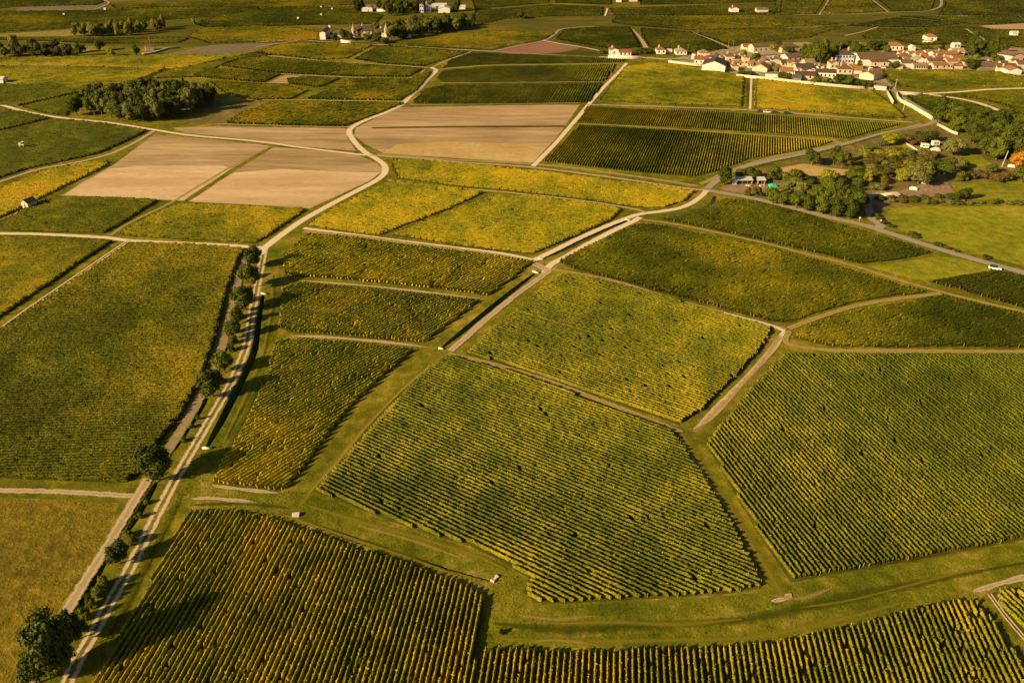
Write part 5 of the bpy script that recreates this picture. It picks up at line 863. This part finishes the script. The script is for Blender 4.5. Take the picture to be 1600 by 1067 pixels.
pole('pale concrete pole beside the long white road wall', 1411, 173, 6.5, arm=True, mat=M['concrete']); pole('thin pole at the inner corner of the village street', 1388.5, 146, 5.5); pole('street pole on the vineyard side of the village street', 1398, 139, 6.5, mat=M['concrete'])
pole('leaning pale pole left of the orange autumn tree', 1565, 261, 8, (.8, 0), .2, False, M['concrete']); pole('slanting yellowish pole left of the brown thicket', 1354, 246, 6, (-3.2, .4), .13, False, M['post']); pole('tall mast at the field corner left of the round wood', 149.5, 142, 7, mat=M['post']); pole('thin mast behind the pink ruin', 235, 72, 7.5, arm=False, mat=M['post']); pole('lamp post beside the orange-roofed gabled house', 1375, 123, 5)
pole('utility pole right of the pale hipped bungalow', 1074.5, 82, 6); pole('utility pole behind the tall pinkish cube house', 1137.5, 76, 7); pole('utility pole left of the yellow-green village tree', 1145, 77, 7); pole('pole at the corner of the right wood wall', 1458, 189, 5)
def sign(label, x, y):
    g = G(x, y); r = tag(empty('road_sign', (g[0], g[1], 0)), label, 'road sign'); MB().tube((0, 0, 0), (0, 0, 1.5), .05, .05, 6).build('post', M['concrete'], r); MB().tube((0, -.05, 1.45), (0, .0, 1.45), .4, .4, 12).build('sign_plate', WALLM['white'], r)
sign('small road sign left of the asphalt side-road mouth', 1342.5, 345.5); sign('small road sign right of the asphalt side-road mouth', 1375, 349.5)
g = G(1084.5, 93); r_t = tag(empty('water_tank', (g[0], g[1], 0)), 'round pinkish water tank behind the red-roofed white house', 'tank'); MB().tube((0, 0, 0), (0, 0, 4.2), 2.1, 2.1, 18).build('wall', WALLM['pink'], r_t); MB().tube((0, 0, 4.2), (0, 0, 4.7), 2.25, .3, 18).build('roof', ROOFM['pink'], r_t)
g = G(35.5, 232); r_v = tag(empty('vineyard_tractor', (g[0], g[1], 0), .2), 'small white straddle tractor working in the dark left vineyard', 'tractor')
MB().box(-1.3, 1.3, -.75, .75, 1.75, 2.5).box(-1.3, -.2, -.6, .6, 2.502, 2.9).build('body', WALLM['white'], r_v); MB().box(.1, 1.2, -.7, .7, 2.504, 3.3).build('cab', M['glass'], r_v); MB().box(.0, 1.3, -.78, .78, 3.302, 3.4).build('cab_roof', WALLM['white'], r_v)
for a in (-1, 1):
    for b in (-.7, .7): MB().tube((a, b - .15, .55), (a, b + .15, .55), .55, .55, 12).build('wheel', M['tyre'], r_v); MB().box(a - .12, a + .12, b - .1, b + .1, .6, 1.748).build('leg', M['concrete'], r_v)
# garden posts and rails
for i, (x, y) in enumerate([(1438, 300), (1446, 299), (1455, 298), (1464, 297), (1473, 296), (1482, 295), (1490, 294)]): 
    g = G(x, y); o = MB().tube((0, 0, -.1), (.05, 0, 1.3), .07, .06, 6).box(-.5, .5, -.03, .03, .8, .9).build('garden_post', M['wood'], None, (g[0], g[1], 0)); tag(o, 'short wooden garden stake in the row above the vegetable patch', 'post', 'garden stakes')

# ------------------------------------------------------------------ grass tufts on the near strips
def tufts():
    polys = [P(q) for q in ([(290, 790), (330, 760), (440, 772), (455, 765), (500, 776), (590, 812), (690, 842), (780, 880), (815, 905), (810, 928), (840, 947), (960, 944), (1100, 938), (1190, 930), (1236, 918), (1320, 900), (1450, 878), (1600, 850), (1600, 908), (1545, 918), (1530, 932), (1420, 945), (1300, 976), (1200, 999), (1080, 1006), (1000, 1008), (900, 1011), (800, 1006), (762, 1006), (764, 935), (735, 912), (650, 868), (520, 824), (400, 802)],
                           [(438, 440), (438, 480), (428, 530), (408, 590), (383, 650), (350, 705), (328, 757), (292, 783), (284, 768), (324, 706), (352, 662), (372, 627), (398, 570), (407, 545), (414, 490), (420, 458)],
                           [(300, 770), (280, 795), (230, 890), (190, 970), (140, 1067), (128, 1067), (180, 960), (225, 880), (262, 800), (285, 765)], [(232, 770), (240, 760), (165, 890), (120, 975), (112, 975), (160, 880)],
                           [(1066, 690), (1075, 690), (1125, 765), (1190, 865), (1225, 925), (1205, 925), (1150, 830), (1100, 750)], [(700, 556), (690, 552), (640, 590), (560, 670), (470, 790), (480, 790), (500, 760), (600, 640)])]
    A = []
    for g in polys:
        q = np.array(g); lo, hi = q.min(0), q.max(0); n = int((hi - lo).prod() * 5)
        pts = lo + rng.random((n, 2)) * (hi - lo); c = np.zeros(n, bool); j = len(q) - 1
        for i in range(len(q)):
            a, b = q[i], q[j]; m = (a[1] > pts[:, 1]) != (b[1] > pts[:, 1]); c ^= m & (pts[:, 0] < (b[0] - a[0]) * (pts[:, 1] - a[1]) / (b[1] - a[1] + 1e-12) + a[0]); j = i
        A.append(pts[c])
    p = np.concatenate(A); k = len(p); a = rng.random(k) * 6.28; w_ = .06 + .10 * rng.random(k); h = .10 + .22 * rng.random(k) ** 2; l = rng.normal(0, .12, (k, 2))
    V = np.zeros((k, 3, 3)); V[:, 0, :2] = p + np.stack([np.cos(a), np.sin(a)], 1) * w_[:, None]; V[:, 1, :2] = p - np.stack([np.cos(a), np.sin(a)], 1) * w_[:, None]; V[:, 2, :2] = p + l; V[:, 2, 2] = h; V[:, :2, 2] = .01
    tag(obj('grass', mesh('grass', V.reshape(-1, 3), None, np.arange(k * 3).reshape(-1, 3), [M['verge']])), 'short rough grass of the strips between the near vineyards', 'grass', kind='stuff')
tufts()
